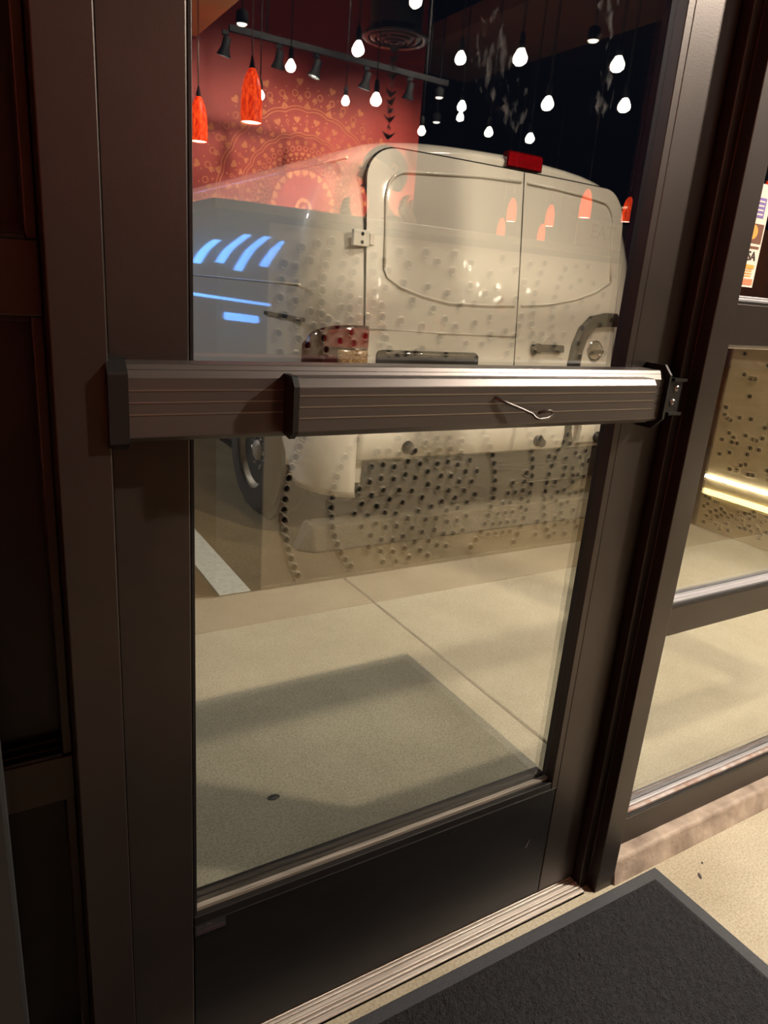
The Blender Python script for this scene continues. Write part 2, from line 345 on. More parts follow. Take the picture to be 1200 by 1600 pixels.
# scratches and chips
dpart(MB().prism([(0.9, 0.160), (0.904, 0.158), (0.911, 0.176), (0.909, 0.178)], -0.0004, 0.0003, 'y'), 'paint_scratch', 'steel')
dpart(MB().prism([(0.70, 0.262), (0.7008, 0.262), (0.712, 0.276), (0.711, 0.2765)], -0.0004, 0.0003, 'y'), 'paint_scratch', 'steel')

# push bar
bar = dpart(MB().prism([(-0.0, 1.034), (-0.036, 1.034), (-0.044, 1.040), (-0.044, 1.104), (-0.036, 1.118), (0.0, 1.118)], 0.150, 0.996, 'x'), 'push_bar', 'bar_metal', 0.001)
def bsub(mb, name, m_, bevel=0.0): return mb.build(name, m_, bar, bevel)
bsub(MB().prism([(-0.0, 1.027), (-0.040, 1.027), (-0.054, 1.036), (-0.054, 1.110), (-0.042, 1.124), (0.0, 1.124)], 0.132, 0.152, 'x'), 'end_cap', 'bronze_dark', 0.0015)
bsub(MB().prism([(0.0, 1.021), (-0.032, 1.021), (-0.052, 1.040), (-0.052, 1.112), (-0.038, 1.127), (0.0, 1.127)], 0.997, 1.002, 'x'), 'end_plate', 'bronze_dark')
bsub(MB().prism([(-0.0405, 1.042), (-0.062, 1.038), (-0.071, 1.046), (-0.071, 1.098), (-0.064, 1.108), (-0.0405, 1.108)], 0.336, 0.945, 'x'), 'push_pad', 'bar_metal', 0.0012)
bsub(MB().prism([(-0.0405, 1.040), (-0.063, 1.036), (-0.0725, 1.0455), (-0.0725, 1.0985), (-0.065, 1.1095), (-0.0405, 1.1095)], 0.329, 0.336, 'x'), 'pad_end', 'bronze_dark', 0.001)
for z in (1.088, 1.075, 1.062):
    bsub(MB().box(0.337, 0.944, -0.0718, -0.0705, z - 0.0008, z + 0.0008), 'pad_groove', 'bar_groove')
for z in (1.091, 1.078, 1.065):
    bsub(MB().box(0.153, 0.328, -0.0447, -0.0435, z - 0.0008, z + 0.0008), 'cover_groove', 'bar_groove')
    bsub(MB().box(0.947, 0.995, -0.0447, -0.0435, z - 0.0008, z + 0.0008), 'cover_groove', 'seam_black')
bsub(MB().box(0.153, 0.995, -0.0395, -0.037, 1.1105, 1.1125), 'top_seam', 'seam_black')
bsub(MB().tube([(0.622, -0.0735, 1.0835), (0.640, -0.078, 1.0765), (0.662, -0.082, 1.069), (0.680, -0.086, 1.0625), (0.684, -0.089, 1.0575), (0.690, -0.091, 1.0555), (0.704, -0.091, 1.057), (0.714, -0.090, 1.060), (0.716, -0.088, 1.064), (0.711, -0.0865, 1.0665), (0.692, -0.0855, 1.0635)], 0.0022, 8), 'dogging_key', 'key_metal')

# mullions, header, threshold
tag(MB().prism([(1.065, 0.06), (1.065, -0.02), (1.088, -0.02), (1.088, -0.045), (1.143, -0.045), (1.143, 0.06)], 0, 2.95, 'z').build('trim_3', 'bronze', bevel=0.0015), 'dark bronze mullion between door and right sidelite', 'mullion', kind=ST)
tag(MB().prism([(0.139, 0.06), (0.139, -0.012), (0.135, -0.012), (0.135, -0.045), (0.082, -0.045), (0.082, 0.06)], 0, 2.95, 'z').build('trim_4', 'bronze', bevel=0.0015), 'dark bronze mullion left of the door', 'mullion', kind=ST)
tag(MB().box(0.139, 1.065, -0.04, 0.06, 2.14, 2.22).build('trim_5', 'bronze', bevel=0.0015), 'dark bronze header above the glass door', 'header', kind=ST)
stk = empty('latch_strike', (1.058, -0.0205, 1.042)); tag(stk, 'small black strike bracket with two screws at the right end of the push bar', 'bracket')
MB().box(-0.030, 0.006, -0.0075, 0.020, 0, 0.062).build('plate', 'bronze_dark', stk, 0.001)
MB().box(-0.024, 0.008, -0.014, -0.0075, 0.057, 0.062).build('keeper', 'bronze_dark', stk)
MB().box(-0.024, 0.008, -0.014, -0.0075, 0, 0.005).build('keeper', 'bronze_dark', stk)
for x, z in ((-0.012, 0.022), (-0.008, 0.045)):
    scw = MB().lathe([(0.0, -0.0115), (0.0045, -0.0105), (0.0058, -0.0075)], (x, 0, z), 14, 'y', cap=False).build('screw', 'steel', stk)
    MB().box(x - 0.0035, x + 0.0035, -0.0118, -0.0110, z - 0.0006, z + 0.0006).box(x - 0.0006, x + 0.0006, -0.0118, -0.0110, z - 0.0035, z + 0.0035).build('screw_slot', 'seam_black', scw)
th = empty('door_threshold', (0.6, 0, 0)); tag(th, 'ridged worn aluminium threshold under the glass door', 'threshold', kind=ST)
MB().box(-0.461, 0.464, -0.036, 0.056, -0.03, 0.006).build('base', 'threshold_groove', th)
for y0, y1, z1 in ((-0.036, -0.026, 0.009), (-0.0245, -0.019, 0.0105), (-0.0175, -0.006, 0.0115), (-0.0045, 0.001, 0.0115), (0.0025, 0.012, 0.012), (0.0305, 0.056, 0.011)):
    MB().box(-0.461, 0.464, y0, y1, 0.0, z1).build('ridge', 'threshold', th, 0.0015)

# sidelites
def sidelite(name, x0, x1, label, yf=-0.010, pane='pane_glass'):
    r = empty(name, (x0, 0, 0)); tag(r, label, 'window', kind=ST)
    def P(mb, n, m_, bv=0.0015):
        o = mb.build(n, m_, r, bv); o.location = (-x0, 0, 0); return o
    rails = ((0.058, 0.128), (0.580, 0.643), (1.160, 1.232), (2.14, 2.22), (2.88, 2.95))
    for z0, z1 in rails: P(MB().box(x0, x1, yf, 0.05, z0, z1), 'rail', 'bronze')
    for (a, z0), (z1, c) in zip(rails[:-1], rails[1:]):
        g = 0.018
        P(MB().box(x0 + 0.0, x0 + 0.050, yf + 0.004, 0.05, z0, z1), 'bead', 'bronze'); P(MB().box(x1 - 0.011, x1, yf + 0.004, 0.05, z0, z1), 'bead', 'bronze')
        P(MB().box(x0 + 0.05, x1 - 0.011, g, g + 0.006, z0 + 0.002, z1), 'glass_pane' if pane == 'pane_glass' else 'infill_panel', pane, 0)
        P(MB().box(x0 + 0.05, x1 - 0.011, yf + 0.001, yf + 0.008, z0, z0 + 0.005), 'sill_lip', 'bronze_dark', 0.001)
        P(MB().box(x0 + 0.05, x1 - 0.011, yf + 0.0085, yf + 0.018, z0, z0 + 0.009), 'sill_strip', 'bronze_dark' if pane != 'pane_glass' else ('rusty_sill' if z0 < 0.3 else 'bright_sill'), 0.001)
        P(MB().box(x0 + 0.05, x1 - 0.011, yf + 0.0185, g - 0.0004, z0, z0 + 0.014), 'gasket', 'bright_sill' if pane == 'pane_glass' else 'bronze_dark', 0.001)
        P(MB().box(x0 + 0.05, x1 - 0.011, yf + 0.012, g - 0.0004, z1 - 0.006, z1), 'head_bead', 'bright_sill' if (z1 > 1 and pane == 'pane_glass') else 'bronze_dark', 0.001)
    return r
sl = sidelite('window_1', 1.144, 2.40, 'bronze framed sidelite with stacked panes right of the door')
sidelite('window_2', 2.455, 4.60, 'bronze framed shop window further right along the storefront')
sidelite('window_3', -0.90, 0.081, 'dark panelled sidelite left of the door, mostly out of view', -0.012, 'bronze_dark')
tag(MB().box(2.401, 2.454, -0.045, 0.06, 0, 2.95).build('trim_6', 'bronze', bevel=0.0015), 'bronze mullion between the two right shop windows', 'mullion', kind=ST)
tr = empty('window_4', (0.139, 0, 2.22)); tag(tr, 'transom pane above the glass door', 'window', kind=ST)
MB().box(0.0, 0.926, 0.0, 0.006, 0.0, 0.66).build('glass_pane', 'pane_glass', tr); MB().box(0.0, 0.926, -0.04, 0.05, 0.66, 0.73).build('rail', 'bronze', tr)
pb = MB().prism([(-0.053, -0.01), (0.05, -0.01), (0.05, 0.057), (-0.034, 0.057), (-0.039, 0.052)], 1.1435, 2.40, 'x')
tag(pb.build('baseboard_right', 'plinth_stone', bevel=0.003), 'worn stone curb under the right sidelite', 'curb', kind=ST)
tag(MB().prism([(-0.053, -0.01), (0.05, -0.01), (0.05, 0.057), (-0.036, 0.057)], 2.455, 4.66, 'x').build('baseboard_far', 'plinth_stone', bevel=0.003), 'stone curb under the further shop window', 'curb', kind=ST)
tag(MB().box(-0.91, 0.081, -0.02, 0.05, -0.01, 0.057).build('baseboard_left', 'bronze_dark'), 'dark curb under the left sidelite', 'curb', kind=ST)
# payment decals on the right sidelite
dc = empty('payment_decal', (1.203, 0.0262, 1.25)); tag(dc, 'strip of payment card stickers on the right sidelite glass', 'decal')
def dcp(n, m_, x0, x1, z0, z1, y=-0.0092): return MB().box(x0, x1, y, -0.0082, z0, z1).build(n, m_, dc)
dcp('backing', 'decal_white', 0.0, 0.062, 0.012, 0.182, -0.0086)
dcp('sticker', 'decal_purple', 0.010, 0.050, 0.128, 0.160)
for k in range(4): dcp('text_line', 'decal_white', 0.014, 0.046, 0.132 + 0.007 * k, 0.1345 + 0.007 * k, -0.0096)
dcp('sticker', 'decal_brown', 0.004, 0.058, 0.086, 0.118)
MB().prism([(0.030 + 0.013 * math.cos(a * PI / 10), 0.104 + 0.012 * math.sin(a * PI / 10)) for a in range(20)], -0.0096, -0.009, 'y').build('sticker_disc', 'decal_orange', dc)
dcp('sticker', 'decal_brown', 0.006, 0.056, 0.077, 0.081)
text_mesh('lettering', 'VISA', 0.022, 'decal_black', (0.031, -0.0093, 0.064), (PI / 2, 0, 0), 0.0003, dc)
dcp('sticker', 'decal_orange', 0.008, 0.054, 0.043, 0.050)
for k in range(3): dcp('text_line', 'decal_orange', 0.010, 0.050, 0.030 + 0.0045 * k, 0.032 + 0.0045 * k)
dcp('sticker', 'decal_coral', 0.004, 0.058, 0.016, 0.026)

# entrance mat, bin at the left edge
mt = empty('entrance_mat', (0.4, -0.5, 0)); tag(mt, 'charcoal pile entrance mat with rubber border inside the door', 'mat')
MB().box(-0.38, 0.868, -0.465, 0.444, 0.0, 0.004).build('rubber_border', 'mat_rubber', mt, 0.002)
nx, ny = 130, 96; g = MB(); vs = []
for j in range(ny + 1):
    for i in range(nx + 1):
        x = -0.352 + 1.192 * i / nx; y = -0.438 + 0.857 * j / ny
        e = i in (0, nx) or j in (0, ny)
        vs.append((x + (0 if e else random.uniform(-.003, .003)), y + (0 if e else random.uniform(-.003, .003)), 0.004 if e else 0.0075 + random.uniform(-0.0012, 0.0012)))
g.add(vs, [(j * (nx + 1) + i, j * (nx + 1) + i + 1, (j + 1) * (nx + 1) + i + 1, (j + 1) * (nx + 1) + i) for j in range(ny) for i in range(nx)], 0, False)
pile = g.build('pile', 'mat_pile', mt); pile['kind'] = 'stuff'
bn = empty('floor_stand', (-0.12, -0.115, 0)); tag(bn, 'dark grey upright panel stand at the left edge beside the door', 'stand')
MB().box(-0.135, 0.125, -0.012, 0.012, 0.03, 0.92).build('panel', 'grey_bin', bn, 0.005)
MB().box(-0.15, 0.105, -0.05, 0.05, 0.0, 0.03).build('foot', 'grey_bin', bn, 0.004)

# gum spot outside
gum = MB(); gum.lathe([(0.013, -0.001), (0.011, 0.0006), (0.0, 0.0012)], (0, 0, 0), 12, cap=False)
o = gum.build('gum_stain', 'van_black'); o.location = (0.578, 0.529, 0); o.scale = (1.3, 0.8, 1); tag(o, 'small dark gum stain on the sidewalk near the door', 'stain')

for (x, y, sx, rz), lab in (((1.345, -0.118, 1.0, 0.9), 'dark scuff mark on the beige floor right of the mat corner'), ((1.385, -0.095, 0.5, 0.6), 'smaller dark fleck on the beige floor beyond the scuff mark')):
    o = MB().lathe([(0.010, 0.0), (0.007, 0.0006), (0.0, 0.0008)], (0, 0, 0), 10, cap=False).build('floor_scuff', 'decal_black'); o.location = (x, y, 0); o.scale = (sx, sx * 0.4, 1); o.rotation_euler = (0, 0, rz); tag(o, lab, 'stain')

# ================================================================== VAN
XC = 2.41
van = empty('van', (XC, 2.0, -0.008)); tag(van, 'white cargo van parked backwards against the sidewalk', 'van')
def yr(x, z):   # rear surface, van-local x (centre 0), absolute z; local y (rear bottom = 0)
    t = min(max((z - 0.5) / 1.3, 0), 1); return 0.13 * t ** 1.3 + 0.05 * (abs(x) / 0.85) ** 3
def hw(z):
    tb = [(0.20, 1.00), (0.45, 1.05), (0.75, 1.06), (1.05, 1.06), (1.25, 1.05), (1.45, 1.018), (1.60, 0.965), (1.70, 0.905), (1.77, 0.845), (1.82, 0.755), (1.855, 0.60), (1.875, 0.35), (1.885, 0.0)]
    for (a, b_), (c, d) in zip(tb[:-1], tb[1:]):
        if a <= z <= c: return b_ + (d - b_) * (z - a) / (c - a)
    return tb[0][1] if z < 0.2 else 0.0
zs = [0.32, 0.45, 0.6, 0.75, 0.9, 1.05, 1.15, 1.25, 1.35, 1.45, 1.54, 1.62, 1.68, 1.73, 1.77, 1.80, 1.825, 1.845, 1.86, 1.87, 1.878, 1.883, 1.8855]
NZ = len(zs); vb = []; fb = []
stations = [(0.0, 0.27), (0.010, 0.20), (0.035, 0.13), (0.07, 0.075), (0.115, 0.035), (0.17, 0.008), (0.199, 0.002)] + [(0.3 + 0.1 * k, 0.0) for k in range(12)] + [(2.0 + 0.4 * k, 0.0) for k in range(7)] + [(4.5, 0.12), (4.7, 0.5)]
for dy, ins in stations:
    for sgn in (-1, 1):
        for z in zs:
            x = max(hw(z) - ins * (0.5 if z > 1.7 else 1), 0.0)
            zz = z - ins * 0.20 * max(0, (z - 1.5) / 0.4)
            base = yr(min(x, 0.8), zz) if dy < 0.2 else 0.13
            vb.append((sgn * x, (base + dy) if dy < 0.2 else (0.13 + dy), zz))
for i in range(len(stations) - 1):
    for sd in range(2):
        for k in range(NZ - 1):
            a = i * 2 * NZ + sd * NZ + k; bq = a + 2 * NZ; fb.append((a, a + 1, bq + 1, bq))
    a = i * 2 * NZ + NZ - 1; fb.append((a, a + NZ, a + NZ + 2 * NZ, a + 2 * NZ))
for k in range(NZ - 1): fb.append((k, k + 1, NZ + k + 1, NZ + k))
last = (len(stations) - 1) * 2 * NZ
for k in range(NZ - 1): fb.append((last + k, last + NZ + k, last + NZ + k + 1, last + k + 1))
body = MB(); body.add(vb, fb, 0, True); body.build('body', 'van_paint', van)

def patch(name, m_, rows, off, thick, n=14, smooth=True, parent=None):
    # rows: list of (z, xl, xr); sheet following the rear surface, off in front of it
    q = MB(); vs = []; fs = []; R_ = len(rows)
    for lay in (off, off - thick):
        for z, xl, xr in rows:
            for i in range(n + 1):
                x = xl + (xr - xl) * i / n; vs.append((x, yr(x, z) - lay, z))
    W = n + 1; K = R_ * W
    for j in range(R_ - 1):
        for i in range(n): fs.append((j * W + i, j * W + i + 1, (j + 1) * W + i + 1, (j + 1) * W + i))
    q.add(vs, fs, 0, smooth)
    rim = [j * W for j in range(R_)] + [(R_ - 1) * W + i for i in range(1, W)] + [j * W + n for j in range(R_ - 2, -1, -1)] + [i for i in range(n - 1, 0, -1)]
    q.add(vs, [(a, b_, b_ + K, a + K) for a, b_ in zip(rim, rim[1:] + rim[:1])], 0, False)
    return q.build(name, m_, parent or van)
def rows_rr(xl, xr, z0, z1, rl, rr_, top=True, bot=False, ztop=None, k=9):
    # rounded rows: rl / rr_ radii of left / right corners
    out = []; R0 = max(rl, rr_)
    Z = [z0 + (z1 - R0 - z0) * i / 14 for i in range(15)] + [z1 - R0 + R0 * math.sin(PI / 2 * i / k) for i in range(1, k + 1)]
    for z in Z:
        def cut(r):
            if r <= 0: return 0
            d = z - (z1 - r); s = 0
            if d > 0: s = r - math.sqrt(max(r * r - d * d, 0))
            if bot and z0 + r - z > 0: s = max(s, r - math.sqrt(max(r * r - (z0 + r - z) ** 2, 0)))
            return s
        out.append((z, xl + cut(rl), xr - cut(rr_)))
    return out
def curve_top(rows, amt):
    return [(z - 0, a, b_) for z, a, b_ in rows]
patch('door_seam_shade', 'seam_black', rows_rr(-0.805, 0.805, 0.50, 1.803, 0.145, 0.165), 0.004, 0.012)  # dark sheet behind the doors, putting shade into the gaps by colour
dl = patch('rear_door', 'van_paint', rows_rr(-0.799, 0.046, 0.50, 1.797, 0.14, 0.0), 0.007, 0.012)
dr = patch('rear_door', 'van_paint', rows_rr(0.054, 0.799, 0.50, 1.797, 0.0, 0.16), 0.007, 0.012)
def ridge(pts, r, m_, parent, name, off=0.010, closed=False):
    return MB().tube([(x, yr(x, z) - off, z) for x, z in pts], r, 8, closed=closed).build(name, m_, parent)
def arcpts(cx, cz, r, a0, a1, n=8): return [(cx + r * math.cos(a0 + (a1 - a0) * i / n), cz + r * math.sin(a0 + (a1 - a0) * i / n)) for i in range(n + 1)]
# pressed window blanks: raised outline with a flat blank inside
L1 = [(-0.715, 1.30)] + [(-0.710, 1.45)] + arcpts(-0.60, 1.60, 0.11, PI, PI / 2) + [(-0.45, 1.722), (-0.2, 1.742), (0.03, 1.75)]
L2 = [(0.03, 1.178), (-0.15, 1.170), (-0.37, 1.168), (-0.52, 1.192), (-0.63, 1.222), (-0.70, 1.262), (-0.715, 1.30)]
ridge(L1, 0.007, 'van_paint', dl, 'blank_outline'); ridge(L2, 0.006, 'van_paint', dl, 'blank_outline')
R1 = [(0.07, 1.75), (0.25, 1.748), (0.45, 1.74)] + arcpts(0.60, 1.62, 0.11, PI / 2, 0) + [(0.715, 1.45), (0.725, 1.335)]
R2 = [(0.725, 1.335), (0.60, 1.275), (0.45, 1.23), (0.25, 1.195), (0.07, 1.180)]
ridge(R1, 0.007, 'van_paint', dr, 'blank_outline'); ridge(R2, 0.006, 'van_paint', dr, 'blank_outline')
# swage line under the blanks
ridge([(-0.79, 1.035), (-0.4, 1.03), (0.04, 1.03)], 0.004, 'van_paint', dl, 'swage_line')
# number plate recess trim, plate, handle
pt_ = patch('plate_trim', 'van_black', rows_rr(-0.745, -0.190, 0.872, 0.945, 0.028, 0.028), 0.020, 0.012)
MB().tube([(x, yr(x, 0.935) - 0.021, 0.932) for x in (-0.71, -0.5, -0.3, -0.22)], 0.003, 6).build('lamp_lip', 'chrome', pt_)
npl = patch('number_plate', 'plate_white', [(z, -0.62, -0.30) for z in (0.70, 0.76, 0.82, 0.862)], 0.022, 0.004, 6)
text_mesh('plate_lettering', 'CALIFORNIA', 0.026, 'letter_red', (-0.46, yr(-0.46, 0.845) - 0.0235, 0.846), (PI / 2, 0, 0), 0.0006, npl)
hd = patch('door_handle', 'van_black', rows_rr(0.150, 0.372, 0.958, 0.995, 0.012, 0.012), 0.030, 0.016, 8)
MB().lathe([(0.026, 0.0), (0.026, 0.012), (0.02, 0.016)], (0.0, 0, 0), 18, 'y').build('lock_cup', 'van_black', hd).location = (0.178, yr(0.178, 0.976) - 0.044, 0.976)
dome = []
for i in range(11): a = PI * i / 10; dome.append((0.285 + 0.048 * math.cos(a), 0.997 + 0.038 * math.sin(a)))
MB().prism(dome, yr(0.28, 1.0) - 0.013, yr(0.28, 1.0) - 0.005, 'y').build('handle_recess', 'van_paint', hd)
# hinges on the left pillar
for z in (1.415, 0.60):
    hg = MB().box(-0.872, -0.792, yr(-0.82, z) - 0.026, yr(-0.82, z) - 0.004, z - 0.034, z + 0.034).build('hinge', 'van_paint', van, 0.004)
    for dz in (-0.017, 0.017):
        MB().lathe([(0.0, -0.002), (0.008, 0.0), (0.008, 0.006)], (-0.828, yr(-0.82, z) - 0.0275, z + dz), 12, 'y', cap=False).build('hinge_bolt', 'seam_black', hg)
    MB().box(-0.790, -0.765, yr(-0.78, z) - 0.020, yr(-0.78, z) - 0.008, z - 0.026, z + 0.022).build('hinge_leaf', 'van_paint', hg, 0.003)
# dark rounded trim round the badge, badge
outer = [(0.405, 0.44), (0.400, 0.57), (0.412, 0.75), (0.425, 0.90), (0.445, 1.00), (0.49, 1.087), (0.57, 1.148), (0.70, 1.172), (0.80, 1.172)]
inner = [(0.525, 0.46), (0.495, 0.54), (0.500, 0.70), (0.508, 0.85), (0.525, 0.965), (0.56, 1.05), (0.62, 1.092), (0.70, 1.10), (0.80, 1.10)]
q = MB(); vs = []
for lay in (0.034, 0.008):
    for (ox, oz), (ix, iz) in zip(outer, inner): vs += [(ox, yr(ox, oz) - lay + 0.010, oz), ((ox * 0.8 + ix * 0.2), yr(ox, oz) - lay, oz * 0.8 + iz * 0.2), ((ox * 0.2 + ix * 0.8), yr(ix, iz) - lay, oz * 0.2 + iz * 0.8), (ix, yr(ix, iz) - lay + 0.010, iz)]
n = len(outer); fs = []
for i in range(n - 1):
    for c in range(3): fs.append((i * 4 + c, i * 4 + c + 1, i * 4 + c + 5, i * 4 + c + 4))
    fs.append((i * 4, i * 4 + 4, 4 * n + i * 4 + 4, 4 * n + i * 4)); fs.append((i * 4 + 3, i * 4 + 7, 4 * n + i * 4 + 7, 4 * n + i * 4 + 3))
q.add(vs, fs, 0, True); q.build('badge_surround', 'van_black', van)
bd = MB().lathe([(0.040, 0.0), (0.046, -0.006), (0.055, -0.006), (0.060, 0.0)], (0, 0, 0), 28, 'y', cap=False).build('badge', 'chrome', van); bd.location = (0.635, yr(0.635, 0.97) - 0.012, 0.965)
MB().box(-0.062, 0.062, -0.010, -0.003, -0.012, 0.012).build('badge_bar', 'chrome', bd, 0.003)
MB().lathe([(0.0, -0.001), (0.040, -0.001)], (0, 0, 0), 24, 'y', cap=False).build('badge_disc', 'wheel_steel', bd)
# high brake light
patch('high_brake_light', 'red_lens', rows_rr(-0.065, 0.145, 1.812, 1.872, 0.014, 0.014), 0.020, 0.034, 8)
patch('brake_light_frame', 'dark_red_lens', rows_rr(-0.072, 0.152, 1.806, 1.878, 0.016, 0.016), 0.014, 0.03, 8)
# tail lights wrap the corners
for sg in (-1, 1):
    def wrap(name, m_, z0, z1, d0, d1, off, parent=None, rnd=0.0):
        # strip from x=0.80 round the corner; d = path distance
        path = []
        for i in range(13):
            t = i / 12; a = t * PI / 2
            path.append((0.795 + 0.225 * math.sin(a), 0.035 + 0.135 * (1 - math.cos(a))))
        path.append((1.03, 0.19))
        pts = path[d0:d1]; q = MB(); vs = []; rws = 8
        for z_i in range(rws + 1):
            z = z0 + (z1 - z0) * z_i / rws
            for pi_, (x, y) in enumerate(pts): vs.append((sg * (x + (off if x > 0.95 else off * 0.4)), y - off * (1.2 if x < 1.0 else 0.3) + 0.022, z - (rnd * (z - z0) / (z1 - z0) * (pi_ / max(len(pts) - 1, 1)) ** 3)))
        k = len(pts); fs = [(j * k + i, j * k + i + 1, (j + 1) * k + i + 1, (j + 1) * k + i) for j in range(rws) for i in range(k - 1)]
        q.add(vs, fs, 0, True); o = q.build(name, m_, parent or van)
        sd = o.modifiers.new('solid', 'SOLIDIFY'); sd.thickness = 0.02; sd.offset = -1; return o
    hs = wrap('tail_light', 'dark_red_lens', 0.66, 1.048, 0, 14, 0.018, rnd=0.10)
    wrap('tail_lens', 'red_lens', 0.948, 1.035, 0, 8, 0.026, hs, 0.02)
    wrap('reverse_lens', 'amber_lens', 0.80, 0.940, 0, 6, 0.026, hs)
    wrap('lower_lens', 'red_lens', 0.68, 0.79, 0, 8, 0.026, hs)
# bumper, corners, lower valance
def bump_path(off):
    pts = []
    for i in range(9): pts.append((-1.075 + 0.0, 0.55 - 0.04 * i - off * 0))
    return pts
def bumper_strip(name, m_, z0, z1, x0, x1, yoff, drop=None):
    q = MB(); vs = []; n = 28; rws = [(z0, 0.035), (z0 + 0.02, 0.008), ((z0 + z1) / 2, 0), (z1 - 0.025, 0.006), (z1, 0.05)]
    for z, ins in rws:
        for i in range(n + 1):
            x = x0 + (x1 - x0) * i / n; c = max(abs(x) - 0.84, 0) / 0.23
            y = yoff + ins + 0.26 * (1 - math.sqrt(max(1 - min(c, 1) ** 2, 0)))
            vs.append((x, y, z))
    W = n + 1; fs = [(j * W + i, j * W + i + 1, (j + 1) * W + i + 1, (j + 1) * W + i) for j in range(len(rws) - 1) for i in range(n)]
    q.add(vs, fs, 0, True); o = q.build(name, m_, van); sd = o.modifiers.new('solid', 'SOLIDIFY'); sd.thickness = 0.03; sd.offset = -1; return o
bumper_strip('bumper', 'van_paint', 0.440, 0.640, -0.868, 0.045, -0.055)
bumper_strip('bumper', 'van_paint', 0.440, 0.640, 0.053, 0.40, -0.055)
bumper_strip('bumper', 'van_paint', 0.462, 0.640, 0.53, 0.868, -0.055)
for sg in (-1, 1):
    q = MB(); vs = []; n = 16
    for z, k in ((0.30, 0.02), (0.34, 0.005), (0.45, 0), (0.58, 0), (0.64, 0.02)):
        for i in range(n + 1):
            t = i / n
            if t < 0.6: a = t / 0.6 * PI / 2; x = 0.875 + 0.200 * math.sin(a); y = -0.052 + 0.257 * (1 - math.cos(a))
            else: x = 1.075 - 0.02 * (t - 0.6); y = 0.205 + (t - 0.6) / 0.4 * (0.13 if z < 0.5 else 0.22)
            zz = z - (0.03 if z < 0.35 else 0) * (1 - t)
            if z < 0.35 and t > 0.6: zz += (t - 0.6) * 0.25
            vs.append((sg * (x - k), y + k, zz))
    W = n + 1; q.add(vs, [(j * W + i, j * W + i + 1, (j + 1) * W + i + 1, (j + 1) * W + i) for j in range(4) for i in range(n)], 0, True)
    o = q.build('bumper_corner', 'van_paint', van); sd = o.modifiers.new('solid', 'SOLIDIFY'); sd.thickness = 0.02; sd.offset = -1
    lens = MB().lathe([(0.0, -0.006), (0.020, -0.004), (0.024, 0.004)], (0, 0, 0), 18, 'y', cap=False).build('corner_cap', 'van_black', van)
    lens.location = (sg * 0.925, -0.030, 0.535); lens.scale = (0.8, 1, 1.15); lens.rotation_euler = (0, 0, sg * 0.55)
bumper_strip('lower_valance', 'van_black', 0.235, 0.455, -0.79, 0.79, 0.03)
for z in (0.33, 0.35, 0.37): MB().tube([(x, 0.028, z) for x in (0.05, 0.3, 0.55)], 0.004, 6).build('valance_rib', 'van_black', van)
for x in (-0.60, 0.22, 0.66):
    pk = MB().lathe([(0.0, -0.012), (0.028, -0.010), (0.033, 0.004)], (0, 0, 0), 20, 'y', cap=False).build('tow_eye_cover', 'van_black', van); pk.location = (x, -0.056, 0.505)
    MB().lathe([(0.0, -0.010), (0.020, -0.008), (0.024, 0.004)], (0.030, 0, -0.016), 16, 'y', cap=False).build('cover_tab', 'van_black', pk)
# side details: wheel arch lip, sliding rail slot, crease
for sg in (-1, 1):
    xs = sg * 1.062
    MB().tube([(sg * (1.055), 0.70 + 0.405 * math.cos(a), 0.335 + 0.455 * math.sin(a)) for a in [PI * (0.02 + 0.96 * i / 24) for i in range(25)]], 0.014, 8).build('arch_lip', 'van_paint', van)
    MB().lathe([(0.385, 0.0), (0.385, 0.02)], (0, 0, 0), 40, 'x').build('arch_liner', 'seam_black', van).location = (sg * 1.058 - (0.018 if sg > 0 else 0.002), 0.70, 0.345)
    MB().box(xs - 0.012, xs + 0.004, 0.16, 0.62, 1.045, 1.062).build('side_slot', 'seam_black', van, 0.002)
    MB().tube([(sg * hw(1.20) * 1.0, 0.25 + 0.3 * k, 1.20) for k in range(14)], 0.006, 6).build('side_crease', 'van_paint', van)
    MB().tube([(sg * hw(1.735), 0.2 + 0.3 * k, 1.735) for k in range(14)], 0.007, 6).build('roof_gutter', 'van_paint', van)
MB().box(-0.95, 0.95, 0.12, 4.4, 0.22, 0.40).build('underbody', 'seam_black', van)
for sg, yy in ((-1, 0.70), (1, 0.70), (-1, 3.7), (1, 3.7)):
    wh = MB().lathe([(0.20, -0.115), (0.30, -0.115), (0.330, -0.095), (0.340, -0.06), (0.340, 0.06), (0.330, 0.09), (0.30, 0.105), (0.215, 0.10), (0.205, 0.06)], (0, 0, 0), 48, 'x', cap=False).build('wheel', 'tyre', van)
    wh.location = (sg * 0.985, yy, 0.340)
    e = sg
    MB().lathe([(0.0, e * 0.085), (0.05, e * 0.085), (0.065, e * 0.055), (0.10, e * 0.045), (0.15, e * 0.075), (0.175, e * 0.06), (0.19, e * 0.09), (0.212, e * 0.108), (0.218, e * 0.098)], (0, 0, 0), 40, 'x', cap=False).build('rim', 'wheel_steel', wh)
    for k in range(6):
        a = 2 * PI * k / 6
        MB().lathe([(0.0, e * 0.082), (0.013, e * 0.078), (0.014, e * 0.045)], (0, 0.082 * math.cos(a), 0.082 * math.sin(a)), 8, 'x', cap=False).build('wheel_nut', 'chrome', wh)
    MB().tube([(e * 0.07, 0.082 * math.cos(a) * (1 + 0.25 * math.sin(6 * a)), 0.082 * math.sin(a) * (1 + 0.25 * math.sin(6 * a))) for a in [2 * PI * i / 60 for i in range(60)]], 0.006, 6, closed=True).build('nut_ring', 'chrome', wh)

